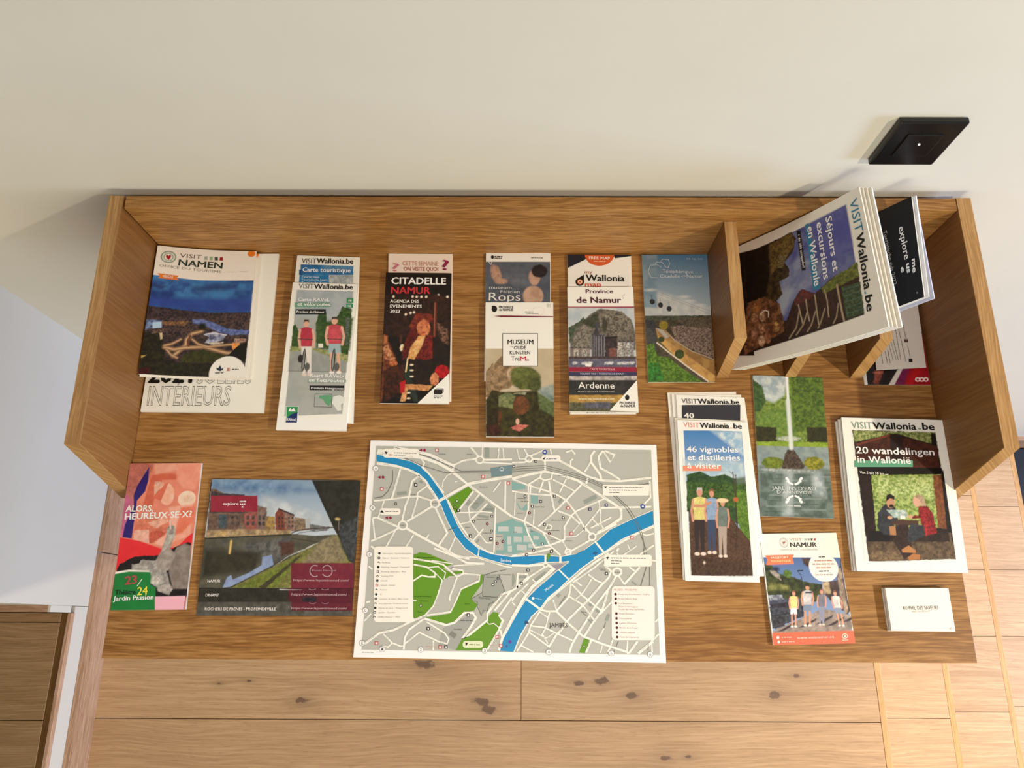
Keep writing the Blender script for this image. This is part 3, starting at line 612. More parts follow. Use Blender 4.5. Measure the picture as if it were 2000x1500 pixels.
b.SR(172,452,432,486,'6C9A82',2); b.T(195,442,428,444,26,'Carte RAVeL','EDF0EA',.02); b.T(192,475,432,478,26,'et véloroutes','F2F4EE',.03)
b.SR(178,500,400,538,'181A1A',2); b.T(186,526,388,530,17,'Province de Hainaut','F2F0EA',.03)
b.SR(552,418,602,455,'3E8A5C',2); b.SR(550,460,600,490,'3E8A5C',2); b.T(566,446,590,447,15,'FR','E8F4EA',.02); b.T(562,484,586,485,15,'NL','E8F4EA',.02)
b.SR(268,1015,548,1036,'8A9C8A',2); b.T(284,996,532,1000,26,'Kaart RAVeL-','EDF0EA',.02); b.T(275,1030,534,1034,26,'en fietsroutes','EDF0EA',.03)
b.SR(282,1058,535,1092,'181A1A',2); b.T(292,1083,528,1088,16,'Provincie Henegouwen','F2F0EA',.03)
b.SL([(322,1118),(445,1122),(440,1218),(315,1214),(322,1118)],3,'4A504A'); b.S([(350,1135),(400,1128),(445,1130),(440,1175),(425,1210),(400,1195),(380,1160),(350,1150)],'5E9A72',2)
b.S([(455,1140),(500,1128),(540,1150),(535,1180),(510,1200),(515,1240),(485,1245),(460,1205),(445,1190)],'DADCD4',2)
b.SR(108,1210,200,1335,'E8EEF0',2); b.S([(112,1214),(196,1214),(194,1260),(150,1275),(112,1300)],'2C8A4A',3); b.S([(112,1300),(150,1270),(194,1252),(188,1332),(106,1332)],'1B2C60',3)
b.T(112,1320,185,1322,22,'RAVeL','E8EEF0',.02,5); b.S([(125,1250),(140,1222),(150,1240),(165,1222),(180,1250)],'E8F0EA',4)
# ---- cette semaine
b=B('leaflet', 'pale leaflet with pink question marks peeking out above the black citadel leaflet', 'leaflet', 'z2', t=2, page='EAD9CC')
b.T(962,186,1222,190,32,'CETTE SEMAINE','C08870',0); b.T(970,228,1222,230,30,'ON VISITE QUOI','A85A4C',.015)
b.T(885,232,938,232,62,'?','C87886',.01); b.T(1250,222,1302,222,78,'?','8E2A50',.03)
# ---- citadelle
b=B('leaflet', 'black citadel leaflet with a torch-lit figure in a tricorn hat', 'leaflet', 'z2', t=4, page='D8CFC2')
b.canvas_all(); b.d['res']=.75
b.R(700,150,1400,1300,'14100E','1C1512',5)
b.P([(830,400),(1320,400),(1310,700),(820,700)],'221410','38221A',4,soft=4)
for x,y in ((895,410),(1035,410),(1065,412),(1100,412),(1135,412),(1290,412),(1225,400),(1020,530),(1045,525),(985,540)): b.E(x,y,9,9,'F0DCC8','',soft=.6)
b.P([(820,760),(860,745),(900,830),(920,890),(880,920),(830,960),(810,1180),(800,1190)],'8A4A2A','4A2416',4,soft=1.5)
b.P([(820,780),(850,760),(905,860),(890,890),(825,860)],'E0A070','8A4A2C',3,soft=1)
b.P([(825,690),(850,700),(850,750),(820,760)],'B06A40',soft=1.5); b.E(895,900,30,22,'D08050','A05030',2)
b.P([(870,920),(980,900),(960,1100),(830,1180),(820,960)],'4A2618','2A1610',4,soft=2)
b.E(962,785,20,26,'FFF0C8','F0A860',2,soft=.8); b.P([(940,690),(960,690),(960,750),(940,750)],'4A2A1C')
b.E(1090,720,85,150,'7A2A20','3E1412',2.2,soft=1); b.P([(1000,680),(1060,640),(1040,800),(960,880),(960,800)],'6A2018','401210',2,soft=1)
b.P([(1060,530),(1180,540),(1185,600),(1080,600),(1030,650),(1010,630)],'8A3A28','5A2018',4,soft=.8)
b.E(1115,640,48,62,'E89868','C06A44',5,soft=.8); b.E(1098,632,8,4,'4A2018'); b.E(1140,632,8,4,'4A2018'); b.E(1118,672,16,5,'A84030')
b.P([(1080,700),(1130,700),(1110,760),(1050,870),(1000,860),(1020,780)],'F0C080','D89858',5,soft=.8)
b.P([(1130,690),(1190,700),(1185,860),(1120,880),(1090,860),(1110,760)],'8A2A22','4A1414',1.8,soft=.8)
b.P([(1180,700),(1240,720),(1290,800),(1300,900),(1280,1040),(1180,1060),(1060,1050),(1000,1020),(985,900),(1010,870),(1180,880)],'1C1412','281C18',6,soft=.6)
b.P([(980,900),(1010,890),(1020,1000),(1070,1130),(1080,1185),(1040,1180),(1000,1080),(975,980)],'2E3A30','243028',4)
for y in (910,950,995,1115,1155): b.E(1028 if y<1000 else 1005,y,14,7,'E0D0B8')
b.L([(1203,455),(1195,700)],22,'5A2A20',.5); b.L([(1200,455),(1192,700)],6,'9A5A40',.4); b.E(1215,425,45,28,'4A2820','2A1814',2,soft=1)
b.P([(1215,600),(1290,650),(1300,760),(1260,750),(1220,690)],'8A6450','3A2820',3,soft=1.5)
b.E(1250,960,55,50,'C01C24','8E1418',4); b.E(1195,1015,34,45,'E09468','A85A3C',3); b.L([(1000,860),(985,960)],10,'E8C898')
b.P([(980,1050),(1180,1060),(1150,1100),(1000,1090),(980,1180),(940,1180)],'E0A870','B87848',4); b.P([(940,1040),(985,1020),(975,1110),(945,1120)],'B01C24')
b.S([(1305,970),(1305,1200),(1070,1200)],'EFEBE2',1)
b.T(878,318,1280,322,50,'CITADELLE','F4F0E8',.05); b.T(876,388,1166,390,50,'NAMUR','C03038',.05)
for y,t,x in ((455,'AGENDA DES',1082),(492,'EVENEMENTS',1102),(527,'2023',942)): b.T(870,y,x,y+2,23,t,'F0ECE4',.035)
b.S([(1190,1095),(1210,1083),(1262,1083),(1262,1110),(1245,1127),(1190,1127)],'26231F',2); b.SL([(1205,1090),(1255,1090),(1255,1115)],2,'EFEBE2',3); b.bars(1190,1139,1262,1139,7,'4A4642'); b.bars(1190,1152,1240,1152,7,'4A4642')
# ---- Rops
b=B('leaflet', 'museum leaflet with slate blue painting, behind the old arts museum leaflet', 'leaflet', 'z3', t=2.5, page='EEE9DF')
b.canvas(185,155,655,480); b.R(100,155,700,600,'4A505C','585E6A',14); b.P([(300,260),(460,250),(520,330),(400,330)],'6A6E76','5A606A',6,soft=5)
# generic stand-in picture: soft warm shapes on slate ground
b.E(258,245,34,70,'C09C86','A07C68',5,soft=1.5,rot=-15); b.E(540,270,42,60,'BC9A84','A88470',6,soft=1); b.E(575,225,60,48,'201C20','2C2628',5,soft=1); b.E(530,410,75,75,'C2A28A','AC8A74',8,soft=1.2)
b.E(300,300,40,20,'B08C78','',soft=1.5)
b.T(208,358,372,360,26,'museum','C8CACC',0); b.T(290,388,432,390,22,'Félicien','C8CACC',0); b.T(205,444,438,446,62,'Rops','E4E4E0',.005)
b.SE(232,122,11,13,'26231F',2); b.bars(248,118,305,118,8,'3A3632'); b.bars(248,130,300,130,7,'3A3632'); b.bars(515,127,600,129,6,'6A6662'); b.SL([(205,158),(222,178),(228,158)],4,'EEE9DF',3)
# ---- tre.m.a
b=B('leaflet', 'old arts museum leaflet with a painted landscape and framed square title', 'leaflet', 'z3', t=4, page='EFEADF')
b.canvas(182,800,700,1440,.75)
b.R(150,800,700,1500,'B5A78C','BFB197',20); b.P([(560,1090),(690,1060),(690,1290),(600,1220)],'7C8A86','98A29A',6,soft=2); b.R(590,1150,690,1200,'5E7468','8A9C94',3,soft=2)
b.P([(183,1040),(230,930),(300,850),(400,930),(420,1020),(360,1090),(280,1110),(260,1200),(183,1150)],'A88C6A','7A6448',5); b.P([(183,970),(240,900),(230,1000),(183,1060)],'8A7050','9A8264',4)
b.E(360,985,22,38,'D2B498','B89878',2,soft=1)
b.E(475,1020,110,85,'4C5428','6A6E38',4,soft=1.5); b.E(430,980,70,45,'5A6230','787C42',4,soft=1.5); b.E(540,1060,50,60,'3E4622','565C30',4,soft=1.5)
b.P([(183,1180),(230,1100),(300,1120),(560,1110),(600,1200),(690,1290),(690,1440),(183,1440)],'2E2A18','44401F',5,soft=1)
b.P([(275,1150),(350,1120),(400,1150),(390,1240),(280,1220)],'8A8E60','5C6840',4,soft=1); b.P([(560,1120),(690,1200),(690,1300),(580,1240)],'4E5C38','67764A',3,soft=1.5)
b.E(440,1215,60,65,'5E3E26','7A4A2C',3,soft=1); b.E(270,1310,24,62,'7A4428','4E2E1C',3,soft=1,rot=10); b.P([(200,1240),(280,1230),(270,1430),(190,1420)],'2A2414','3A301A',4,soft=1)
b.P([(365,1370),(420,1350),(500,1355),(430,1400),(380,1385)],'C06058','D08070',2,soft=.5); b.E(415,1330,14,22,'D0A890'); b.E(240,1390,60,40,'4A2A20','2E1C14',3,soft=2)
b.P([(340,1140),(420,1130),(470,1140),(480,1120),(440,1120)],'B0B49A','7A8060',2,soft=1)
b.SR(305,688,565,932,'4A4A4A',2); b.SR(309,692,561,928,'F2EEE5',3)
for y,x0,x1,t,cap,bd in ((770,342,532,'MUSEUM',36,.03),(808,388,478,'OUDE',26,.03),(845,358,508,'KUNSTEN',27,.03)): b.T(x0,y,x1,y,cap,t,'1E1A18',bd)
b.T(358,792,384,792,10,'VAN','8A8682',0); b.T(370,893,430,893,34,'Tre','1E1A18',.005); b.T(432,893,480,893,34,'M','C0304A',.03); b.T(482,893,500,893,20,'a','1E1A18',0)
b.SE(246,503,20,25,'1E1A18',2); b.S([(226,480),(240,478),(262,500),(246,528),(235,520)],'1E1A18',3); b.T(280,498,384,500,18,'PROVINCE','1E1A18',.04); b.T(280,518,384,520,18,'de NAMUR','1E1A18',.04)
b.S([(240,556),(300,553),(677,559),(677,567),(300,566)],'6E1C2C',2); b.bars(470,527,530,527,6,'8A8682'); b.bars(480,538,570,540,5,'8A8682'); b.SO(570,520,45,30,2,'E8D8D0',2); b.SR(632,466,657,490,'B4B0A8',2); b.SR(635,469,654,487,'EFEADF',3); b.T(640,484,650,484,10,'P','3A3632',0)
# ---- my wallonia map
b=B('folded_map', 'free map with orange half disc tab, behind the province map', 'map', 'z3', t=3, page='EFEADF')
b.S([(782,105),(925,105),(912,140),(785,203)],'20222C',1); b.S([(1120,106),(1247,106),(1247,114),(1130,130)],'20222C',1)
b.S([(908,102)]+[(1016+108*np.cos(a),102+85*np.sin(a)) for a in np.linspace(np.pi,0,14)],'CE5A2C',2)
b.T(938,137,1092,141,22,'FREE MAP','F4E6D8',.025); b.bars(972,153,1060,155,7,'E8B898')
b.T(908,245,965,245,24,'my','B06A58',.005); b.T(916,300,1200,304,48,'Wallonia','14120F',.035); b.T(910,342,1030,342,34,'map','C8502A',.02)
b.SE(872,307,32,30,'181614',2); b.S([(845,290),(903,252),(903,310)],'181614',2); b.SE(873,307,20,19,'E07A50',3); b.SE(873,307,14,13,'EFEADF',4); b.SE(873,307,8,8,'C8502A',5)
b.SR(803,1255,1285,1262,'DAD6CC',1); b.bars(920,1260,1140,1260,7,'3A3A5A')
# ---- province
b=B('folded_map', 'province map with a photo of a citadel cliff and church by the river', 'map', 'z3', t=5, page='EFEADF')
b.canvas(770,484,1310,1260,.8)
b.R(760,478,1320,492,'8E2238',soft=.1); b.R(760,492,1320,930,'A8B4BC','C4C8C8',16)
b.P([(785,640),(860,600),(900,560),(930,620),(800,760)],'3C4A36','56644A',3); b.P([(840,650),(900,580),(980,520),(1010,500),(1080,505),(1180,520),(1250,580),(1280,680),(1280,800),(800,800),(800,740)],'7A7468','544E46',3,soft=.8)
b.P([(1010,530),(1120,510),(1230,570),(1260,640),(1200,700),(1080,700),(1020,620)],'8C8476','4E4A42',2.2,soft=1); b.P([(830,700),(900,620),(960,640),(960,780),(800,790)],'8E887A','5C564C',2.2,soft=1)
b.P([(870,600),(950,560),(1000,520),(1020,640),(960,640)],'4A4E3C','34382A',3,soft=1); b.P([(1040,560),(1080,600),(1060,680),(1030,640)],'3A3A30',soft=1.5)
b.R(955,690,1055,860,'565460','34323A',2); 
for x in (960,975,990,1010,1030,1050): b.L([(x,700),(x,855)],5,'8A8688',.3)
b.P([(965,690),(985,640),(993,600),(1000,640),(1015,690)],'3A3840'); b.E(998,620,14,22,'44424C'); b.R(1055,710,1145,860,'2E262A','463A3C',3)
b.P([(1050,705),(1150,700),(1140,715),(1055,715)],'22201F'); b.R(1085,790,1145,855,'8A5A50','6A4440',2)
for i,(x,c) in enumerate(((800,'8A7A70'),(830,'C8C0B4'),(860,'9A8A80'),(890,'B8B0A4'),(920,'A89C90'),(1150,'D0CCC4'),(1180,'B8B4AC'),(1210,'C8C8C4'),(1240,'A8A8A8'))): b.R(x,785 if x<1000 else 740,x+28,855,c,'6A6260',1.5); b.P([(x-2,790 if x<1000 else 745),(x+14,775 if x<1000 else 725),(x+30,790 if x<1000 else 745)],'4A4248')
b.R(790,850,1285,870,'3A2E30','584A48',1.5); b.R(790,868,1285,930,'6A6A7A','54546A',2.5)
for x,w in ((830,30),(920,70),(1080,60),(1180,70),(1240,50)): b.P([(x-w/2,890),(x+w/2,886),(x+w/2+12,895),(x+w/2,908),(x-w/2,908)],'D8D8D8','9A9AA4',2)
b.P([(905,900),(960,905),(950,925),(915,922)],'E4E2DC'); 
b.R(790,928,1295,962,'8E2138',soft=.1); b.R(790,962,1295,994,'3A3654',soft=.1)
b.R(790,994,1300,1025,'C8BEB8','8A8284',6,soft=.5); b.R(790,1022,1300,1140,'383634','2A2A2A',6); b.R(790,1132,1300,1190,'A88444','C09A50',5,soft=1); b.R(790,1185,1300,1260,'4A4A32','6A6650',3,soft=1); b.P([(900,1190),(1100,1180),(1090,1230),(920,1225)],'6A6A78','4A4C58',4,soft=2)
b.S([(1292,1022),(1302,1256),(1090,1245)],'EDE9E2',2)
b.T(914,387,1115,386,30,'Province','4A1C2C',.03); b.T(848,458,1175,458,44,'de Namur','4A1C2C',.035)
for x,y in ((1182,408),(1195,398),(1190,422)): b.SE(x,y,4,4,'9AA0A0',2,8)
b.T(945,950,1128,952,14,'CARTE TOURISTIQUE','D8B0B8',.02); b.T(872,983,1200,984,14,'TOURIST MAP / TOERISTISCHE KAART','B8B4C8',.02)
b.T(860,1083,1125,1085,46,'Ardenne','EAE8E2',.01); b.T(858,1112,1125,1112,10,'FRANCE BELGIQUE LUXEMBOURG','B8B4AC',.01); b.T(860,1168,1122,1168,14,'WWW.VISITARDENNE.COM','F0E4C8',.03)
b.SE(1218,1150,16,20,'1E1A18',3); b.T(1163,1198,1278,1200,18,'PROVINCE','1E1A18',.04,5); b.T(1168,1220,1280,1222,18,'de NAMUR','1E1A18',.04,5)
# ---- telepherique
b=B('leaflet', 'cable car leaflet with three gondolas above a river town, beside the divider', 'leaflet', 'z4', t=2.5, page='E4E0D8')
b.canvas_all(); b.d['res']=.75
b.R(0,400,500,820,'3A7CA8','BCCCD0',9,m='v'); b.P([(60,640),(440,760),(440,810),(50,810)],'C4CCCC','DCE0DC',8,soft=4); b.P([(40,440),(130,440),(130,760),(50,760)],'7C9CB0','94AEBC',10,soft=2)
for x,y in ((320,720),(290,695),(90,655),(380,745)): b.E(x,y,30,8,'DCE2E2','',soft=1.5)
b.P([(55,808),(445,805),(480,1200),(70,1200)],'5A5040','3E3A2C',3); b.P([(60,808),(445,806),(450,830),(60,835)],'3E4438','6A6A58',4,soft=1)
b.P([(60,830),(120,840),(130,1010),(70,1000)],'4C4C4C','3A3A3A',2); b.E(168,862,26,26,'B09838','8A8030',2,soft=1)
b.P([(210,870),(440,850),(465,1060),(330,1000),(240,950)],'A89484','5E4A42',1.6); b.P([(240,830),(450,810),(455,880),(300,870)],'4E4A3C','7A6A58',1.6,soft=1)
b.P([(120,880),(180,890),(240,950),(330,1010),(465,1070),(475,1185),(440,1190),(280,1080),(200,1010),(140,950)],'A07848','C09858',8,soft=.6); b.P([(125,880),(165,890),(200,930),(180,940)],'C4BEB0',soft=1)
b.L([(185,905),(240,955),(330,1010),(465,1062)],5,'C8B8A0'); b.L([(130,965),(200,1020),(300,1095),(430,1185)],8,'D0C4B0')
b.E(155,945,18,16,'2E3C1C'); b.E(262,1030,28,26,'2E3A1C','445028',2)
b.P([(68,975),(110,970),(130,1040),(200,1050),(260,1100),(400,1190),(75,1192)],'3A5A1E','6A8E34',2.2,soft=.8); b.P([(80,1080),(140,1080),(170,1180),(80,1190)],'3E8A3A','2E5A20',3,soft=1)
for y0,y1 in ((640,780),(650,795)): b.L([(60,y0),(440,y1)],1.5,'8A9AA4')
for x,y in ((102,725),(150,745),(201,766)): b.L([(x-3,y-38),(x,y-10)],2.5,'2A2A2C'); b.E(x,y,15,16,'26282A','3A3E42',1)
b.SL([(135,582),(95,580),(78,545),(90,507),(130,505),(155,520)],3,'D8E2E6',2); b.SL([(118,500),(128,488),(160,490),(180,520),(196,520),(203,495),(195,472),(160,470),(152,485)],3,'D8E2E6',2)
b.T(160,552,340,556,20,'Téléphérique','E4EAEC',.005); b.T(146,582,398,582,20,'Citadelle    Namur','E4EAEC',.01); b.SL([(272,575),(285,570),(297,573)],3,'E4EAEC'); b.T(188,626,390,627,14,'Prenez de la hauteur','9CB8C8',0)
for x,t in ((303,'FR'),(337,'NL'),(370,'EN')): b.T(x,474,x+24,474,9,t,'C8DCE4',0)
# ---- 40 ... stack (hidden copies)
g='vineyard visit booklets in the slanted front stack'
b=B('booklet', 'bottom booklet of the slanted stack, only white left and top edges showing', 'booklet', 'z4', t=2.5, page='E2DED4')
b=B('booklet', 'third booklet down in the slanted stack, thin white edge showing', 'booklet', 'z4', t=2, page='E8E4DA')
b=B('booklet', 'booklet with a dark band numbered 40, behind the vineyard booklet', 'booklet', 'z4', t=2, page='EDE9E0')
b.SR(278,1320,620,1460,'35353C',1); b.T(278,1310,376,1314,28,'VISIT','5A5654',0); b.T(378,1314,616,1318,28,'Wallonia.be','14120F',.045); b.T(292,1392,355,1394,30,'40','F0ECE4',.04)
for x in (512,565,600): b.SE(x,1413,8,6,'1E1E1E',2,10)
b=B('booklet', 'thin white booklet directly under the vineyard booklet', 'booklet', 'z7', t=2.5, page='E8E4DA')
b=B('booklet', 'topmost vineyard booklet with three people standing among vines', 'booklet', 'z7', t=2.5, page='EFEBE1')
b.canvas(140,275,530,1075,.75)
b.P([(152,280),(472,280),(530,1065),(197,1070)],'3E78B4','C0D0D8',20,m='v'); b.P([(300,280),(472,280),(480,420),(380,340)],'C8D4D8','8CB0CC',7,soft=3); b.P([(155,440),(485,440),(490,560),(160,560)],'9AB4C4','B8C8CC',8,soft=5)
b.P([(170,520),(240,500),(300,530),(380,520),(430,540),(495,560),(510,800),(170,720)],'26402A','3C5A2E',3); b.P([(430,540),(490,530),(495,600),(440,600)],'5A6A5C',soft=2)
b.P([(170,560),(495,570),(500,700),(180,700)],'2C4420','4C6A2E',2.2,soft=2); b.P([(440,600),(505,610),(525,900),(470,860),(440,740)],'4A6A24','6C8E36',2.2,soft=1)
b.P([(180,720),(240,700),(400,740),(470,830),(530,900),(530,1068),(195,1070)],'4A3426','5E4636',2.4); b.P([(190,960),(520,1000),(530,1068),(195,1070)],'3E2C22','523E30',2.4,soft=2)
b.L([(420,505),(440,700),(455,950)],5,'4A3A30'); b.L([(400,500),(436,530)],3,'4A4A4A'); b.L([(437,520),(440,900)],4,'3A3028'); b.E(437,655,14,12,'B0603A')
b.man(240,590,375,'D8CC7C','342A2A','C89078','B8B4B0',1.0); b.man(305,597,360,'8CA4C0','3A4660','C89078','7A5238',.85); b.man(365,650,325,'6E7C74','A8988C','C89078','D8B890',.9)
b.L([(215,690),(260,690),(300,670)],14,'C08868'); b.E(365,660,32,12,'E0C49A')
b.E(266,998,7,9,'C8B8A8')
b.T(152,262,240,266,28,'VISIT','D89080',0); b.T(242,266,402,270,28,'Wallonia','14120F',.045); b.T(404,270,420,270,28,'.','D89080',.04); b.T(424,270,470,272,28,'be','14120F',.045)
b.T(170,397,450,400,31,'46 vignobles','F4F2EC',.03); b.T(173,441,460,444,31,'et distilleries','F4F2EC',.03); b.SR(150,472,358,500,'E08A6C',2); b.T(173,485,356,488,31,'à visiter','F6EEE6',.03)
# ---- jardins
b=B('leaflet', 'water garden leaflet with a tall fountain jet over a pond', 'leaflet', 'px', t=2.5, page='D8D6C8')
b.use('z7'); b.canvas_all(); b.d['res']=.75
b.P([(480,-60),(1000,-60),(1000,380),(480,380)],'5E7A34','8AA048',3.5); b.P([(525,-20),(720,-20),(700,90),(640,130),(560,100),(530,60)],'C8D0CC','98A8B0',8,soft=2); b.P([(735,-30),(930,-30),(925,270),(740,290)],'3E5624','66802E',3,soft=1); b.P([(525,0),(580,40),(600,120),(560,200),(530,260)],'34502A','4E6A38',3,soft=1)
b.P([(540,180),(740,150),(760,300),(560,310)],'7A9444','5A7A34',3,soft=2)
b.P([(545,258),(655,262),(660,342),(548,342)],'2A2C18','3A3A20',3); b.P([(820,262),(935,262),(935,350),(825,345)],'2A2C18','38381E',3)
b.P([(540,338),(950,345),(950,372),(540,362)],'7C9A2E','94AC40',5,soft=.5)
b.P([(540,362),(950,372),(1000,800),(540,800)],'76868A','8E9C98',9); b.P([(560,500),(960,510),(980,790),(560,790)],'4E5E56','6E7E78',9,soft=4)
for i in range(26):
    yy=500+i*10; xx=560+(i*97)%300; b.L([(xx,yy),(xx+70+(i*37)%60,yy+2)],4,'8C9A98' if i%2 else '44524C',1.2)
b.P([(700,500),(740,500),(745,740),(690,740)],'AEB8B8','8A9896',8,soft=4); b.P([(850,500),(900,500),(925,640),(860,630)],'B8C2C4','8E9CA0',8,soft=4); b.L([(566,480),(960,500)],10,'5A6458',3)
b.E(725,325,60,14,'C8D0C0','A0AC98',3,soft=1)
b.E(640,455,62,32,'7A8A30','5A6A24',3,soft=.6); b.E(860,458,55,36,'A09A34','6A7024',3,soft=.6); b.P([(685,480),(700,420),(715,385),(745,380),(770,410),(810,470),(800,495),(690,490)],'3A302A','5E5044',2.5)
b.E(740,498,150,9,'C0C8C2','8A9490',3,soft=1)
b.L([(712,-20),(722,150),(737,375)],13,'E4E8E8',.8); b.L([(718,120),(738,375)],20,'D0D8D4',1.5)
w='EEF0EC'
for sx,sy,dx,dy in ((712,540,1,1),(792,540,-1,1),(712,668,1,-1),(792,668,-1,-1)): b.SE(sx,sy,8,8,w,3,10); b.SE(sx+dx*4,sy+dy*18-2*dy,6,6,w,3,10); b.SL([(sx+dx*4,sy),(sx+dx*14,sy+dy*24),(sx+dx*36,sy+dy*34)],11,w)
b.T(632,602,870,606,20,"JARDINS D'EAU",'D4DAD8',.0); b.T(660,622,850,625,16,"D'ANNEVOIE",'D4DAD8',.0)
b.bars(715,688,800,690,8,'B8C0BE')
# ---- namur passport
b=B('booklet', 'tourist passport booklet with four people walking beside the river', 'booklet', 'z7', t=4, page='EDE9DF')
b.use('n5'); b.canvas_all(); b.d['res']=.75
b.R(-50,0,1300,1500,'ECE8DE'); b.P([(65,358),(1010,362),(1160,1290),(185,1290)],'4E6A9C','8CA4C8',20,m='v')
b.P([(80,440),(160,460),(220,500),(270,560),(440,600),(560,650),(780,690),(800,900),(130,880)],'2A3020','4A5430',4); b.P([(120,660),(380,700),(400,760),(130,760)],'8A8A50','5E6434',4,soft=1.5); b.E(365,555,50,45,'6A8A3A','4E6A2C',3,soft=1); b.P([(150,520),(200,510),(260,560),(290,640),(240,610),(170,560)],'C0B4AC','8A8078',4)
b.E(225,500,40,26,'2E3040','',soft=1.5); b.P([(540,370),(640,370),(630,480),(560,440)],'5A3A34','3A4030',3,soft=1)
b.P([(800,650),(960,640),(1010,380),(1060,700),(1130,1010),(1090,1060),(800,800)],'5A4A48','463A3A',5); b.P([(960,500),(1010,480),(1100,1000),(1070,1060),(1000,800)],'B8A490','8A7868',5,soft=.8); b.P([(790,670),(870,660),(890,800),(810,800)],'D0B890','A89070',3,soft=1)
b.P([(130,860),(560,860),(560,940),(140,940)],'3E4458','5A5E70',4,soft=1); b.P([(140,960),(560,900),(560,1080),(320,1180),(180,1240)],'2E3038','4E525E',3); b.P([(130,820),(300,815),(310,870),(150,880)],'B8BCC4','6A7080',3); b.P([(150,930),(380,900),(400,970),(160,970)],'28242E','3A3640',4)
b.P([(180,1260),(560,1090),(800,980),(1130,1060),(1160,1290),(190,1290)],'A8988E','8A7C74',5); 
for x,y in ((300,1240),(560,1190),(760,1150),(900,1170),(1090,1120)): b.P([(x-60,y+30),(x+60,y-40),(x+160,y-90),(x+150,y-60),(x+20,y+20)],'3A3438',soft=.6)
b.L([(170,1080),(400,1035),(415,1150)],8,'1E1E22'); b.L([(180,1200),(330,1150),(320,1050)],6,'1E1E22'); b.P([(180,1090),(330,1060),(330,1200),(210,1240)],'26262C','4A4A50',2,soft=1)
b.L([(545,1080),(540,640),(525,570),(490,530)],9,'20242C'); b.L([(485,522),(548,518)],14,'20242C')
b.man(438,765,455,'E8DC90','E4E4E8','D89C84','8A5A44',1.05,legs='short'); b.man(605,690,520,'D4D0D0','7C8AA0','D09878','2E2220',1.15,legs='short'); b.R(578,775,665,795,'3A3C4C'); b.man(778,745,455,'7E7C88','8C90A4','D89C84','8A4A34',1.0); b.man(935,765,445,'E4E0DC','8A98AC','D89C84','7A5040',1.1,lean=.2,legs='short')
b.P([(175,1285),(1170,1255),(1200,1420),(190,1450)],'D26C50'); 
b.E(803,480,178,172,'EDE9E0'); b.P([(85,335),(440,325),(425,370),(442,440),(100,452),(118,390)],'DE7C58')
b.E(318,185,52,58,'8A8A88');b.E(318,185,46,51,'ECE8DE');b.E(318,185,36,40,'A8A8A6');b.E(318,185,31,35,'ECE8DE'); b.P([(318,208),(300,182),(304,168),(318,178),(334,164),(336,182)],'A01C2A')
for i,c in enumerate(('9CA89E','8A8A88','33343A','A8283A')): b.R(570+i*38,132,595+i*38,156,c,soft=.1)
b.T(388,160,540,160,30,'VISIT','C8A8A0',0); b.T(397,235,722,233,52,'NAMUR','3A3A38',.04); b.T(275,280,735,277,18,'OFFICE DU TOURISME','A8A49E',0)
b.T(160,378,375,370,24,'PASSEPORT','F8E8D0',.03); b.T(160,418,400,412,24,'TOURISTIQUE','F8DCA0',.03)
for y,x0,x1,c in ((355,745,835,'4A4A48'),(402,690,905,'C08A7C'),(442,665,930,'B08A80'),(485,715,890,'C08A7C'),(527,745,865,'4A4A48'),(572,700,915,'A8A49C')): b.bars(x0,y,x1,y-3,13,c)
b.T(480,1362,930,1345,28,'www.visitnamur.eu','F0D8CC',0); b.bars(290,1340,430,1338,12,'E8B4A4'); b.bars(290,1396,450,1394,12,'E8B4A4'); b.SE(245,1343,18,20,'F2E4DC',2); b.SE(255,1398,16,18,'F2E4DC',2); b.SO(1062,1325,32,28,9,'F2DCD0',2); b.SE(1062,1328,14,12,'F2DCD0',3); b.bars(1030,1375,1100,1372,8,'F2DCD0')
# ---- wandelingen
g='walking guides in the right front stack'
for (dx,dy,z,l) in ((-36,22,4,'bottom walking guide of the right front stack, left white edge showing'),(-20,10,8,'middle walking guide of the right front stack, left white edge showing')):
    b=B('walking_guide', l, 'magazine', 'z8', t=3, group=g, page='DDDAD2')
b=B('walking_guide', 'topmost walking guide with a couple at a picnic table under a wooden roof', 'magazine', 'z8', t=3.5, group=g, page='EAE7DE')
b.canvas(180,170,775,920,.8); ph=[(186,172),(655,186),(770,898),(280,915)]
b.P(ph,'1C1412','2A1C16',5); b.P([(190,176),(655,186),(665,260),(430,190),(200,240)],'5A6A30','A8B070',2.2); b.P([(400,195),(660,262),(680,390),(215,375),(205,250)],'3A1C14','50281C',5); b.P([(400,190),(470,210),(480,380),(400,380)],'221210','301A14',4)
b.P([(205,250),(400,195),(402,205),(210,262)],'6A3424'); b.P([(630,190),(655,190),(665,262),(632,255)],'16120E')
b.P([(290,425),(690,420),(730,720),(300,740)],'5E7A2E','B0C070',2.6); b.P([(330,440),(640,440),(640,560),(340,540)],'7A9440','C8D490',2.2,soft=2)
b.P([(222,380),(690,385),(700,420),(228,425)],'14100E'); b.P([(228,425),(292,425),(325,760),(262,760)],'1E1412','2C1C16',3); b.P([(640,425),(690,425),(720,730),(670,720)],'8A5430','6A3C22',3); b.P([(685,400),(700,400),(770,890),(735,890)],'16100E')
b.P([(270,770),(740,750),(770,898),(280,915)],'6E5A44','4A3A2C',3.5); b.P([(290,860),(500,850),(460,900),(300,912)],'8A7454','5E4C38',3,soft=2); b.P([(262,755),(730,745),(735,800),(268,800)],'241814','34241C',3); b.P([(280,740),(400,740),(400,800),(275,800)],'120E0C')
b.P([(395,675),(560,680),(560,712),(400,705)],'4A3228'); b.P([(430,705),(500,705),(530,870),(480,900),(420,800)],'3A2822','2A1C18',3)
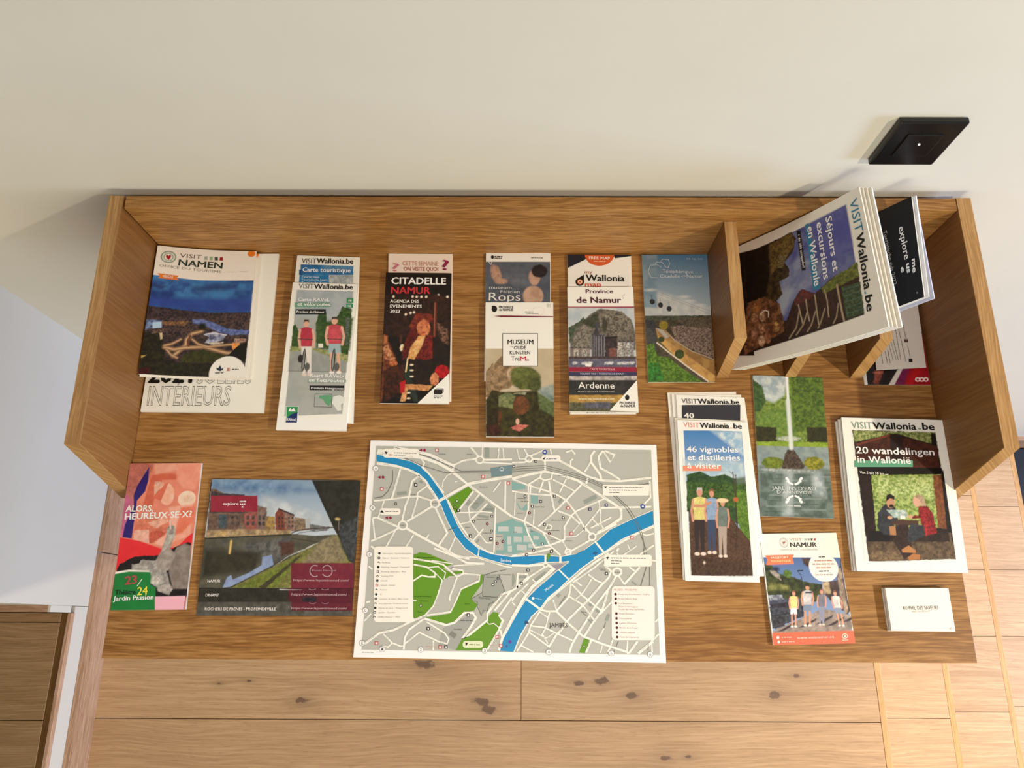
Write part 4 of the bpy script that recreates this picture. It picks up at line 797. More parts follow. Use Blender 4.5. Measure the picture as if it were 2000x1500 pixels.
b.P([(360,600),(380,585),(430,610),(445,680),(400,690),(440,720),(430,765),(360,760),(328,720),(330,640)],'2C2E34','3A3C42',4); b.P([(395,715),(430,712),(435,765),(400,762)],'A87850'); b.E(402,578,24,34,'B88868'); b.P([(376,575),(380,540),(400,530),(425,545),(426,565),(400,555)],'1E1614'); b.E(408,600,14,10,'2A1C18')
b.P([(380,620),(490,622),(500,665),(420,665)],'C8D4CC','8AA49A',3); b.R(458,655,485,672,'E8E4DA'); b.E(400,665,14,9,'C89878'); b.E(515,660,20,9,'C89878')
b.P([(560,600),(610,600),(640,640),(665,750),(600,770),(580,720),(570,670),(520,670),(540,650),(560,655)],'A02428','5A1418',2); b.P([(570,610),(600,610),(620,760),(600,765)],'7A1A1E','B83034',1.4,soft=.5); b.E(550,575,22,28,'D0A088'); b.P([(535,545),(560,532),(590,550),(605,600),(575,600),(565,560)],'C0A488','A08468',2)
b.P([(520,700),(590,710),(600,765),(550,790),(530,800),(500,800),(500,740)],'3A3E44','2E3238',3); b.P([(465,845),(505,822),(545,850),(545,865),(470,862)],'B07848'); b.P([(500,890),(530,868),(570,875),(568,902),(505,905)],'A86E40')
b.T(182,163,300,167,38,'VISIT','7A9484',0); b.T(304,167,548,171,38,'Wallonia','14120F',.045); b.T(556,170,576,170,38,'.','7A9C80',.03); b.T(582,171,651,173,38,'be','14120F',.045)
b.T(208,303,650,315,38,'20 wandelingen','F4F2EA',.03); b.SR(197,343,528,380,'5E9C7E',2); b.T(216,355,518,362,38,'in Wallonië','F4F2EA',.03); b.T(228,417,366,424,15,'Van 5 tot 10 km','E8E4DC',.03); b.SL([(372,421),(390,421)],3,'E8E4DC')
# ---- cards
b=B('business_card', 'white restaurant business card topping the small stack near the front right corner', 'card', 'z8', t=.8, page='E6E2D8')
b.T(470,1186,672,1184,20,'AU PHIL DES SAVEURS','4A4846',0); b.T(520,1201,628,1199,9,'RESTAURANT','A8A49E',0); b.SE(742,1292,6,8,'C8C4BC',2); b.SL([(735,1300),(738,1288)],2,'B8B4AC')
# ---- alors
b=B('programme', 'theatre programme with coral collage cover, lying on the left front edge', 'booklet', 'z6', t=5, page='D8D2CA')
b.canvas_all(); b.d['res']=.75
b.R(0,50,900,1300,'E28A70','D8806A',10); b.P([(200,90),(400,95),(350,200),(200,420),(120,650),(160,330)],'C07468','B86C60',5,soft=2); b.P([(385,90),(760,90),(730,220),(650,190),(560,150),(400,180)],'E8A890','E09A84',8,soft=2)
b.P([(370,190),(440,175),(540,175),(580,190),(560,220),(450,220),(430,300),(390,370),(380,420),(330,440),(300,430)],'D06A50','C86048',6,soft=.8)
b.P([(395,230),(470,240),(400,330),(385,350)],'F0B8A0','E8A890',5); b.E(485,330,55,85,'F2BCA4','E8A88E',6,rot=-10); b.P([(470,250),(500,240),(440,380),(385,360)],'D87058','D06850',6,soft=.6)
b.E(635,365,66,60,'F6D4BE','F0C8B0',6); b.E(640,365,40,30,'F2C8B0','EEC0A8',4,soft=2); b.P([(560,100),(740,95),(700,300),(600,280),(560,220)],'E89C84','E49078',9,soft=2)
b.P([(250,520),(420,500),(560,560),(600,600),(480,700),(330,690),(230,660)],'E08468','D4725A',5,soft=1); b.P([(340,545),(480,500),(500,540),(400,590)],'F0B49C','E8A48C',4); b.P([(350,620),(420,600),(470,620),(460,690),(350,700)],'D0654E','C45A44',3)
b.P([(240,600),(350,600),(350,700),(230,680)],'F0B8A4','E8AC98',5); b.P([(500,430),(680,400),(660,640),(560,680),(440,720),(380,700),(520,600)],'F0B09A','E49C84',8,soft=1.5); b.P([(590,430),(690,420),(690,520),(600,620),(540,640)],'E07C60','D87054',8,soft=1.5)
b.P([(175,330),(230,380),(210,560),(150,650),(130,640)],'C4688C','B85C80',6,soft=2)
b.P([(352,122),(345,230),(320,310),(260,380),(245,500),(235,560),(220,665),(150,655),(170,560),(235,420),(235,340),(260,270)],'2C1C6C')
b.P([(130,655),(270,680),(440,740),(560,730),(640,650),(680,620),(672,700),(600,860),(420,800),(280,820),(100,900)],'D82A30','DE2E34',12)
b.P([(130,855),(240,800),(420,790),(560,720),(640,690),(665,700),(650,1100),(380,1100),(100,910)],'181414','241E1E',5)
b.P([(560,730),(620,700),(668,720),(650,1040),(530,1040),(500,920),(520,800)],'7A7068','90857C',7,soft=.8); b.P([(480,650),(540,640),(510,740),(550,780),(500,900),(400,920),(370,880),(440,760)],'8E847C','A89E94',6,soft=.8); b.P([(484,600),(530,560),(552,600),(545,650),(500,710),(440,780),(460,720),(480,660)],'A8A098','C0B8B0',5,soft=.6); b.E(515,600,30,34,'B8B0A8','807870',3); b.L([(508,530),(512,590)],10,'D8C8C0')
b.P([(225,860),(300,820),(400,830),(420,900),(480,900),(520,1040),(500,1090),(440,1060),(370,1000),(360,920),(220,900)],'B8B4AC','8E8A84',5,soft=.8); b.P([(230,820),(300,800),(280,850),(230,860)],'1A1616'); b.E(395,980,38,28,'DCD6CE','B0A8A0',3); b.E(470,1040,60,30,'C0B8B0','9A928A',4)
b.P([(95,925),(200,905),(350,910),(362,930),(365,960),(360,1010),(400,1030),(396,1210),(50,1210)],'1E7E3A','1B7636',20); b.P([(90,915),(200,898),(350,905),(355,915),(200,912),(95,930)],'EAE6DC')
b.P([(396,1098),(625,1092),(615,1200),(396,1200)],'EAB0C0'); b.L([(628,1075),(612,1190)],4,'3A2A3A')
b.T(175,462,382,460,46,'ALORS,','F2EEE6',.05); b.T(168,524,672,502,46,'HEUREUX·SE·X?','F2EEE6',.05)
b.T(95,1085,250,1080,34,'Théâtre','14201A',.035); b.T(82,1130,385,1118,34,'Jardin Passion','F2F0E8',.035); b.T(170,1010,262,1000,60,'23','A84A4C',.06); b.SL([(262,1020),(298,968)],5,'F0EEE6'); b.T(262,1088,340,1082,58,'24','E4DC50',.03)
b.SR(165,290,180,302,'EAE6DC',2)
# ---- panorama leaflets
b=B('panorama_leaflet', 'lowest panorama leaflet with rock cliffs caption along its bottom edge', 'leaflet', 'z6', t=1, page='3A3A34')
b.canvas(700,1120,1900,1250); b.R(600,1100,2000,1300,'4C4A42','5E5C54',5); b.R(1420,1100,1880,1205,'5A1E2C','64242F',6)
b.T(770,1200,1305,1200,20,'ROCHERS DE FRENES - PROFONDEVILLE','E8E6E0',.02); b.T(1420,1192,1838,1194,17,'https://www.lepointnoeud.com/','C8A8AC',0); 
for x in (1580,1675): b.SO(x,1135,28,16,5,'8A7078',2,14,20,160)
b=B('panorama_leaflet', 'middle panorama leaflet, its dark strip captioned DINANT', 'leaflet', 'z6', t=1, page='2A2822')
b.canvas(700,1000,1900,1140); b.R(600,1000,2000,1200,'28261E','34322A',6); b.R(1400,1000,1880,1140,'5A1E2C','4C1A26',6); b.P([(1330,1040),(1500,1048),(1340,1050)],'C8C8C4'); b.R(1500,1100,1610,1140,'3A3440','1E1A1C',2)
b.T(776,1096,878,1096,20,'DINANT','E8E6E0',.02); b.T(1424,1088,1838,1090,17,'https://www.lepointnoeud.com/','C8A8AC',0)
for x in (1580,1675): b.SO(x,1032,28,16,5,'9A8088',2,14,20,160)
b=B('panorama_leaflet', 'topmost panorama leaflet with brick houses along a canal and a bridge', 'leaflet', 'z6', t=1, page='30302C')
b.canvas_all(); b.d['res']=.8
b.R(600,150,2000,660,'6E8CA8','B8C4CC',20,m='v'); b.P([(1200,330),(1750,520),(1740,580),(1200,560)],'C4CCD0','A8B4BC',12,soft=4); b.P([(830,215),(1200,215),(1600,300),(1200,330),(830,290)],'4A6C94','7A98B4',14,soft=8)
b.R(600,650,2000,1100,'3A3A30','4E4C40',10)
# houses
b.P([(815,290),(860,290),(905,320),(970,330),(1165,350),(1165,640),(780,650)],'7A6456','5E4A40',4)
b.P([(820,300),(905,322),(1070,330),(1070,470),(810,465)],'4E4444','3A3234',4); b.P([(1070,470),(1168,460),(1170,620),(1070,630)],'A06054','8A5048',3)
b.P([(1165,410),(1240,430),(1230,600),(1165,610)],'8A7468','6A564C',3); b.P([(1230,490),(1300,500),(1300,610),(1225,610)],'B09050','7A6448',4)
b.P([(1325,432),(1380,460),(1385,610),(1305,605),(1300,480)],'8A4C3C','6E3C30',4); b.P([(1360,460),(1445,490),(1445,605),(1380,610)],'9A7C6C','75584C',2.5); b.P([(1325,430),(1445,480),(1445,495),(1330,445)],'3E3032'); b.P([(1445,500),(1560,520),(1560,600),(1445,605)],'9A8468','6A5A50',2.5); b.P([(1525,515),(1560,510),(1562,590),(1530,590)],'A8ACAC')
b.P([(1560,550),(1680,570),(1740,575),(1680,600),(1560,605)],'7A7C7C','5E605E',3)
b.R(875,480,935,580,'3A4448','56666A',3,soft=.2)
for x in (970,1010,1085,1125,1175,1205): 
    for y in (490,535): b.R(x,y,x+20,y+28,'2E2A2E','5A5450',1.5,soft=.2)
for x in (1325,1350,1400,1425):
    for y in (500,530,560): b.R(x,y,x+12,y+14,'3A3030',soft=.2)
b.P([(780,600),(1060,590),(1420,600),(1420,640),(775,655)],'B8A078','8A7458',4,soft=.8); b.E(900,625,40,15,'E0C080','C0A068',2,soft=1.5)
b.R(815,340,1168,460,'8A2436','942C3C',14)
b.P([(775,655),(1420,625),(1600,640),(1760,630),(1500,740),(1280,860),(910,1030),(720,1032)],'4A4A40','5C5A4C',7); b.P([(1060,700),(1420,650),(1430,760),(1300,820),(1080,780)],'6E6E68','4E5050',5,soft=3); b.P([(1330,690),(1440,680),(1440,780),(1350,790)],'5A3E34','4A342C',4,soft=2); b.P([(770,740),(1200,760),(1150,900),(740,960)],'2E2C20','3A382A',8,soft=4)
b.L([(775,662),(1420,632)],7,'26241E'); b.L([(970,680),(958,770)],14,'D8B870',1)
b.P([(1205,800),(1275,783),(1290,858),(1150,930),(960,1025),(905,1030),(940,950),(970,935),(980,970),(1100,920),(1200,860)],'7C8EB4','8E9EBE',6)
b.P([(1600,700),(1740,640),(1640,700),(1400,800),(1290,870),(1400,790)],'C8CCC8','9AA09C',3)
b.P([(1750,630),(1790,640),(1880,840),(1884,1035),(960,1035),(1300,865),(1500,760)],'6A6A38','86864A',3.5); b.P([(1300,880),(1480,800),(1300,1035),(1000,1035)],'5E6A2C','7C8A38',3,soft=2); b.P([(1480,790),(1500,790),(1230,1035),(1170,1035)],'3A3828','4A4632',3,soft=.8); b.P([(1640,680),(1760,640),(1830,830),(1500,850)],'7A7058','968A6A',3,soft=2)
b.P([(1575,222),(1945,222),(1890,850),(1850,830),(1780,660),(1735,575)],'24241E','30302A',7); b.P([(1780,560),(1920,500),(1895,850),(1850,820),(1790,700)],'34383A','4A4E50',3,soft=2)
b.E(1768,515,14,9,'F8E0A0','F0C070',2,soft=1.2); b.L([(1778,520),(1776,600)],4,'8A7A60')
b.L([(1425,620),(1480,598),(1560,588),(1700,580),(1770,580)],7,'3E3230'); b.L([(1430,660),(1560,680),(1640,690)],6,'3E3230'); b.L([(1430,640),(1480,620),(1560,608),(1690,600)],4,'4A3C38')
b.R(1420,845,1890,1040,'6A2432','742A38',8)
b.T(905,410,1025,410,22,'explore','F4F0EC',.02); b.T(1035,390,1082,388,17,'me','F4F0EC',.05); b.T(1037,410,1078,408,17,'us','F4F0EC',.05); b.T(1047,430,1062,430,17,'e','F4F0EC',.05)
b.T(790,990,888,990,20,'NAMUR','E8E6E0',.02); b.T(1438,982,1853,984,17,'https://www.lepointnoeud.com/','C8A8AC',0)
b.SO(1600,905,38,42,7,'A89098',2,18,60,300); b.SO(1690,905,38,42,7,'A89098',2,18,-150,150); b.T(1580,907,1755,907,11,'Point Noeud','A89098',0)
# ---- sejours stack
g='stay and excursion magazines leaning over the middle divider'
lb=['hindmost magazine of the leaning pair stack, white edge showing lowest','second magazine from the back of the leaning stack, thin white edge','magazine directly under the front one in the leaning stack']
for k in range(3):
    b=B('excursion_magazine', lb[k], 'magazine', 'n1', t=3.2, group=g, page='DEDACF', bend=-6)
b=B('excursion_magazine', 'front leaning magazine with sideways title and a footbridge in blue dusk', 'magazine', 'n1', t=3.2, group=g, page='E4E0D4', bend=-6)
b.canvas_all(); b.d['res']=.9
b.P([(-200,-200),(1600,-200),(1600,1600),(-200,1600)],'E6E2D6')
ph=[(1008,185),(1138,975),(240,1280),(250,550)]
b.P(ph,'4A4E8A','6A7098',14); b.P([(225,540),(330,510),(330,1290),(225,1290)],'1E1612'); b.P([(235,1290),(250,1130),(530,1030),(1120,900),(1138,985)],'2E1E18'); b.P([(1008,185),(1060,480),(860,600),(720,320)],'4C4E90','5C5E98',12,soft=2); b.P([(640,560),(860,600),(700,800),(500,960),(500,700)],'6E7698','8A90A8',10,soft=3); b.P([(500,800),(600,800),(530,980),(490,1000)],'98A0B0','',soft=4)
b.P([(255,545),(420,470),(500,430),(590,380),(620,430),(600,520),(540,600),(570,650),(570,700),(500,740),(520,830),(480,880),(500,1030),(280,1000)],'241A14','4A3A22',4); b.P([(430,480),(590,380),(610,480),(500,620),(440,700)],'4A3A1E','7A6434',3,soft=1)
b.P([(255,545),(420,475),(430,700),(400,880),(280,900)],'120E0C','1E1612',5,soft=1); b.P([(500,560),(560,540),(520,640),(490,640)],'8A7A58','5A4A30',2,soft=.6)
b.P([(280,900),(400,850),(500,900),(530,1040),(530,1110),(260,1290)],'4A2E20','8A5C3C',4); 
for x,y,c in ((360,900,'A07038'),(340,930,'B87C40'),(380,990,'C8A888'),(480,1070,'C8A058'),(380,1080,'D8A880'),(420,1160,'A87050'),(380,1180,'E0B898'),(330,1130,'B88C70'),(330,1010,'C49870')): b.E(x,y,34,24,c,'7A4C34',3,soft=.8)
b.L([(370,980),(400,950),(425,960),(425,1000)],6,'E8D8C8')
b.P([(1090,600),(1000,660),(920,690),(860,730),(800,790),(760,820),(650,800),(600,880),(560,1000),(540,1040),(530,1150),(1138,975)],'2E1E18','3E2A20',4)
b.P([(1090,590),(1000,650),(920,690),(800,790),(830,830),(920,780),(1100,700)],'4A5424','7A8038',3); b.P([(600,880),(660,790),(760,830),(700,880),(620,920)],'6A3430','4A2C28',3); b.P([(960,780),(1110,740),(1138,975),(1000,1020)],'2C3A2A','4E6040',2.5)
for y in range(5): b.L([(970+y*8,800+y*45),(1105+y*6,760+y*45)],5,'4E6A58')
for (x0,y0,x1,y1,x2,y2) in ((925,760,950,900,978,1030),(830,800,850,880,860,1000),(755,835,770,950,785,1055),(690,870,700,950,715,1030),(635,910,650,980,670,1060)): b.L([(x0,y0),(x1,y1),(x2,y2)],14 if x0>900 else 9,'A89478')
for (x0,y0,x1,y1,x2,y2) in ((935,900,920,1000,895,1050),(830,940,800,1040,780,1085),(760,960,730,1060,700,1110),(700,960,670,1060,620,1135),(640,960,620,1080,570,1160)): b.L([(x0,y0),(x1,y1),(x2,y2)],10,'98866C')
b.P([(626,375),(655,368),(692,655),(662,662)],'14120F'); b.P([(690,330),(715,318),(800,790),(745,800)],'2E7CA0')
b.T(1036,160,1081,386,58,'VISIT','2A7C9C',.0); b.T(1084,392,1143,803,56,'Wallonia','14120F',.045); b.T(1143,812,1147,834,60,'.','3A8AAC',.05); b.T(1148,845,1162,966,56,'be','14120F',.045)
b.T(848,278,900,668,44,'Séjours et','EDECEA',.035); b.T(778,318,827,725,44,'excursions','EDECEA',.035); b.T(708,350,756,774,44,'en Wallonie','EDECEA',.035); b.T(636,400,670,640,16,'+ de 200 escapades!','E4E0DA',.03)
# ---- black meuse guides
g='black river valley guides leaning in the right compartments'
b=B('valley_guide', 'rear valley guide behind the black one, pale bluish cover corner showing', 'magazine', 'n2', t=2.5, group=g, page='B8BACB')
b=B('valley_guide', 'middle valley guide, white page edges under the black cover', 'magazine', 'n2', t=3, group=g, page='D8DADC')
b=B('valley_guide', 'black guide with white sideways lettering leaning behind the excursion magazines', 'magazine', 'n2', t=3, group=g, page='D8DADC', cover='0E0D0D')
b.T(668,500,735,865,62,'explore','E8E6E0',.02); b.T(818,855,828,1010,44,'me','E8E6E0',.06); b.T(752,910,765,1015,44,'us','E8E6E0',.06); b.T(690,950,700,1010,44,'e','E8E6E0',.06); b.T(495,540,610,1145,36,'Toeristische gids 2023','A8A6A0',-.005); b.SE(875,1225,8,10,'8A8884',2)
# ---- red leaflet + white leaflet
b=B('leaflet', 'dark red leaflet lying in the right compartment, partly under a white sheet', 'leaflet', 'n3', t=1.5, page='E8E4DC')
b.canvas(300,500,1400,1300); b.R(0,-200,1500,1400,'120C10','1C1216',5); b.P([(520,1070),(640,1080),(600,1200),(560,1280),(490,1260),(510,1150)],'A05040','703028',3,soft=1); b.E(560,1110,60,18,'B86A50','',soft=1)
b.P([(850,1060),(950,1000),(820,1290),(715,1290)],'D8D4CC'); b.P([(950,1000),(1050,900),(960,1290),(800,1290)],'7A1C50','6A1848',6); b.P([(1060,900),(1200,550),(1500,400),(1500,1300),(940,1300)],'A01420','98101E',10); b.P([(1100,1000),(1260,1000),(1060,1290),(990,1290)],'B8141E','',soft=3)
for x in (1140,1200,1260): b.SE(x,1210,40,34,'E8DCD4',2)
for x in (1140,1200,1260): b.SE(x,1210,18,15,'A01420',3,12)
b=B('sheet', 'white printed sheet with small text lying on the dark red leaflet', 'sheet', 'n3', t=.6, page='D8D4CA')
for i,(x0,y0,x1,y1) in enumerate(((620,830,640,980),(680,800,715,975),(720,780,755,970),(740,700,800,930),(770,660,850,930),(800,620,880,930),(830,440,915,930),(880,460,990,950),(940,400,980,560),(975,560,1000,640),(1010,710,1050,890))): b.bars(x0,y0,x1,y1,9,'8A867E' if i>2 else '5A5650')
b.SR(965,622,1015,665,'5A3A34',2); b.SR(1030,905,1080,955,'26231F',2)
# ---- street map
b=B('street_map', 'large street map sheet with two blue rivers, lying on the front edge', 'map', 'px', t=3.4, page='EFECE4')
G='AEB0A8';W_='E6E6DC';RV='1F84B8';GR='5E8E22';DK='8E968E';TL='7EA6A2';RL='6A6C66'
b.S([(735,871),(1271.5,879),(1289,1279.5),(706.5,1268.5)],G,1)
def M(c): b.use(c)
# green areas
M('m3')
b.S([(800,80),(880,50),(960,60),(1280,190),(1160,250),(1330,340),(1240,340),(1150,400),(1100,520),(1080,640),(930,830),(800,860),(750,800)],GR,2)
b.S([(1650,320),(1640,430),(1500,620),(1590,680),(1540,760),(1440,790),(1250,940),(1130,920),(930,850),(1240,800),(1320,660),(1370,500),(1600,400),(1620,320)],GR,2)
b.S([(1770,780),(1830,790),(1850,860),(1880,900),(1840,980),(1700,1250),(1310,1250),(1390,1110),(1700,880),(1720,830)],GR,2)
b.S([(1270,285),(1390,280),(1400,300),(1310,320)],GR,2)
b.S([(1680,320),(1840,320),(1910,520),(1780,660),(1620,830),(1590,700),(1500,620),(1640,540)],'959A92',2)
b.S([(1160,980),(1400,860),(1560,800),(1390,1110),(1310,1250),(1100,1180)],'9A9E98',2)
b.SL([(1930,262),(1740,300),(1730,310),(1660,325),(1640,540),(1500,620),(1580,660),(1580,720),(1630,830),(1650,760),(1700,770),(1720,680),(1800,650),(1910,520),(1840,320),(1990,325)],5,'4A4E48',5); b.SL([(1640,560),(1650,590),(1830,600)],5,'4A4E48',5)
M('m1'); b.S([(1220,770),(1470,625),(1515,675),(1360,890),(1300,970)],GR,2)
M('m4'); b.S([(880,1102),(948,1115),(895,1285),(818,1278)],GR,2); b.S([(425,70),(460,60),(470,95),(432,170)],GR,5)
# darker blocks / teal pedestrian quarter
M('m1')
for pl in ([(1735,400),(2000,360),(2000,480),(1750,510)],):
    b.S(pl,'6E868C',2)
for pl in ([(1500,870),(1610,740),(1670,790),(1550,915)],[(1630,920),(1710,825),(1795,890),(1770,945)],[(1585,965),(1720,985),(1715,1012),(1585,995)],[(860,570),(890,540),(920,570),(900,590)],[(595,690),(715,683),(720,720),(600,733)],[(1430,840),(1480,770),(1500,810),(1460,860)],[(1665,150),(1725,150),(1725,275),(1670,270)],[(1560,1300),(1590,1255),(1610,1275),(1575,1320)]): b.S(pl,DK,2)
b.S([(1800,1080),(2000,1020),(2000,1210),(1800,1200)],TL,2); b.S([(1890,1210),(2000,1200),(2000,1440),(1900,1440)],TL,2); b.S([(1810,1400),(1900,1400),(1900,1450),(1800,1440)],TL,2)
for x0,y0,x1,y1 in ((1830,1110,1960,1170),(1940,1230,1990,1330),(1950,1345,2000,1420)): b.S([(x0,y0),(x1,y0),(x1,y1),(x0,y1)],'B8C0BC',3)
M('m2')
b.S([(0,560),(90,590),(160,600),(170,650),(0,670)],TL,2); b.S([(0,1000),(40,1040),(160,1080),(250,1160),(320,1180),(420,1260),(440,1330),(280,1370),(50,1440),(0,1450)],TL,2); b.S([(50,800),(120,900),(180,830),(190,900),(160,920),(90,900)],TL,2); b.S([(230,730),(320,740),(320,830),(235,830)],TL,2)
for x0,y0,x1,y1 in ((30,1110,130,1190),(20,1230,120,1300),(140,1220,230,1300),(60,1330,180,1400),(180,1120,220,1190),(260,1220,330,1270),(200,1320,300,1370)): b.S([(x0,y0),(x1,y0+8),(x1,y1),(x0,y1)],'B4BCB8',3)
b.S([(868,795),(1020,720),(1042,765),(885,842)],DK,2); b.S([(555,810),(590,765),(620,785),(585,830)],DK,2); b.S([(410,1160),(440,1105),(462,1125),(430,1175)],DK,2); b.S([(0,400),(45,410),(50,450),(0,460)],DK,2)
M('m4')
for pl in ([(1130,880),(1165,800),(1197,812),(1170,895)],[(540,580),(570,550),(600,570),(565,610)],[(80,340),(180,330),(170,365),(80,370)],[(1450,410),(1470,400),(1525,440),(1510,458)],[(270,380),(400,280),(420,300),(290,405)],[(930,700),(950,665),(985,690),(965,715)],[(1010,770),(1030,740),(1085,775),(1070,800)],[(0,310),(25,320),(45,400),(10,460),(0,470)]): b.S(pl,DK,2)
b.S([(480,210),(640,190),(520,290)],'8E8A98',3)
# rivers : white banks then blue
M('px')
sam=[(736,888),(770,894),(802,901),(824,912),(840,930),(859,956),(872,976),(882,999),(894,1026),(910,1050),(933,1070),(961,1082),(1000,1087.5),(1056,1084),(1096,1087),(1122,1082)]
samb=[(1112,1096),(1096,1096),(1062,1097),(1032,1102),(1000,1103),(977,1098),(952,1091),(930,1084),(910,1071),(891,1048),(875,1018),(864,991),(856,973),(840,949),(824,930),(808,919),(776,908),(736,901)]
meu=[(1275,997),(1232,1015),(1192,1034),(1168,1055),(1141,1074),(1120,1084),(1110,1098),(1090,1113),(1067,1134),(1048,1150),(1029,1169),(1014,1192),(1000,1217),(984,1246),(976,1271)]
meub=[(1003,1273),(1008,1260),(1016,1240),(1029,1217),(1038,1203),(1054,1188),(1070,1166),(1090,1150),(1112,1129),(1136,1108),(1160,1091),(1184,1074),(1214,1052),(1248,1037),(1276.5,1024)]
b.SL(sam,3,W_,3); b.SL(samb,3,W_,3); b.SL(meu[:5],3,W_,3); b.SL(meu[7:],3,W_,3); b.SL(meub,4,W_,3)
b.S(sam+samb,RV,4); b.S(meu+meub,RV,4)
# streets
def S3(w,*pl): b.SL(list(pl),w,W_,5)
M('m1')
S3(26,(350,345),(600,380),(740,420),(860,480),(950,560),(1010,660),(1090,780)); S3(20,(350,215),(620,245),(890,280),(930,340),(910,390),(1000,480),(1170,700))
S3(34,(560,150),(800,190),(1000,240),(1300,380)); S3(36,(360,190),(560,200),(900,270),(1100,340),(1280,440)); S3(26,(1300,350),(1270,440),(1450,590),(1600,700),(1800,850),(2000,990))
S3(22,(1300,360),(1400,310),(1560,285)); S3(22,(1500,150),(1600,270)); S3(16,(1640,150),(1635,260)); b.SO(1607,300,45,42,20,W_,5); S3(24,(1650,300),(2000,295)); S3(20,(1650,330),(2000,350)); S3(14,(1840,160),(1830,290)); S3(14,(1890,160),(1900,290))
S3(34,(1110,800),(1300,690),(1480,590),(1700,550),(2000,500)); S3(20,(1220,790),(1310,980),(1360,1080),(1460,1220),(1560,1330),(1700,1420),(1780,1440)); S3(22,(1530,680),(1360,900)); S3(16,(1600,720),(1470,880),(1490,1040),(1600,1200),(1690,1310),(1760,1310)); S3(22,(1700,830),(1500,1030)); S3(18,(1800,880),(1780,1420)); S3(16,(1350,940),(1480,940),(1640,930)); S3(16,(1370,1080),(1500,1050)); S3(18,(1510,1300),(1650,1140)); S3(12,(1760,940),(1640,930))
S3(20,(1920,560),(1915,940)); S3(14,(1860,570),(1770,690)); S3(12,(1330,560),(1300,570)); S3(12,(1150,640),(1160,560),(1210,490),(1270,460))
S3(24,(640,410),(535,770)); S3(20,(320,800),(500,780),(740,750),(860,745),(1030,800)); S3(22,(870,490),(780,560),(745,740),(700,860),(660,1040)); S3(18,(960,620),(850,700),(850,760),(780,1000)); S3(20,(960,600),(1100,800)); b.SO(1060,830,52,50,20,W_,5); b.SO(668,1097,52,50,22,W_,5)
S3(26,(720,1050),(1020,870)); S3(24,(1070,890),(1130,1020),(1210,1190),(1100,1350)); S3(30,(710,1130),(900,1240),(1140,1370),(1320,1470),(1480,1500)); S3(24,(620,1120),(350,1000),(300,1010)); S3(22,(620,1130),(400,1240),(280,1290)); S3(20,(580,1150),(460,1370)); S3(18,(440,800),(370,1000)); S3(18,(300,1010),(330,1260)); S3(18,(800,1210),(700,1370)); S3(18,(1310,1240),(1230,1420)); S3(16,(985,1210),(955,1260)); S3(22,(280,1350),(340,1390))
S3(14,(1600,1370),(1585,1480)); b.SL([(1115,805),(1190,760)],24,W_,6); b.SL([(1225,1155),(1320,1120)],8,'4A5450',6)
M('m2')
S3(20,(0,335),(150,330),(210,300)); b.SO(207,288,40,38,20,W_,5); S3(18,(150,170),(200,260)); S3(14,(60,170),(90,290),(170,290)); S3(20,(230,250),(400,180)); S3(26,(250,290),(560,300),(750,400),(920,500),(1080,550),(1320,560),(1500,540),(1700,520)); S3(16,(470,170),(480,230)); S3(18,(660,210),(730,185),(770,235)); S3(18,(745,290),(715,310),(715,380))
S3(26,(1010,190),(965,250),(965,330),(1075,480),(1090,540)); S3(20,(960,330),(885,450)); S3(24,(1110,190),(1055,260),(1080,400),(1210,470),(1320,540)); S3(20,(1110,190),(1200,330),(1250,240),(1130,190)); S3(30,(0,530),(200,480),(400,440),(560,470),(800,550),(1000,680),(1250,840),(1330,900),(1330,1010),(1200,1100),(1040,1190)); S3(24,(400,300),(405,440)); S3(26,(930,500),(905,590)); S3(20,(360,460),(340,520),(400,550),(480,530),(490,470))
S3(20,(200,600),(330,520)); S3(20,(0,530),(200,610),(430,680),(560,730),(660,790),(760,920),(860,1080),(900,1160)); S3(18,(230,600),(220,720)); S3(18,(0,680),(230,715),(470,730)); S3(20,(380,560),(330,700)); S3(22,(450,560),(470,700),(520,920)); S3(18,(500,540),(640,610),(760,680)); S3(16,(660,530),(620,620),(580,700)); S3(22,(850,600),(660,790),(530,920),(320,1110)); S3(20,(1130,770),(790,920),(720,980),(640,1120),(640,1270),(460,1340)); S3(20,(560,920),(720,980),(830,1080)); S3(16,(1060,790),(1070,900),(940,1060),(880,1130)); S3(24,(1080,885),(1700,870)); S3(14,(1080,900),(1080,1080),(1120,1140)); S3(14,(980,1020),(1060,1100)); S3(18,(1210,1000),(960,1130)); S3(24,(900,1170),(880,1120),(970,1210)); b.SO(978,1235,42,42,20,W_,5); S3(20,(1020,1210),(1280,1080)); S3(22,(950,1280),(700,1420),(640,1430)); S3(12,(840,1060),(740,1180)); S3(12,(880,1150),(780,1230),(640,1240))
S3(18,(200,620),(200,900),(150,1050),(200,1200),(280,1370)); S3(20,(0,990),(160,1050),(380,1180),(460,1340),(590,1460)); S3(14,(270,900),(260,1090)); S3(14,(40,700),(30,980)); S3(16,(380,1180),(620,1290),(680,1400)); S3(20,(280,1370),(460,1340)); S3(22,(1680,560),(1690,760),(1600,850)); S3(14,(440,1080),(490,1110),(470,1150),(400,1150),(440,1080)); b.SO(685,1420,36,32,20,W_,5); b.SL([(1010,1290),(1130,1440)],24,W_,6)
S3(26,(1730,1110),(1560,1180),(1350,1290),(1130,1430),(1000,1500)); S3(18,(1560,1190),(1640,1220),(1730,1195)); S3(20,(1730,1340),(1560,1450)); S3(14,(1520,1350),(1340,1470)); S3(12,(1410,1330),(1440,1400)); S3(24,(0,1470),(200,1440),(400,1400),(480,1380)); S3(12,(1280,1430),(1310,1480))
M('m4')
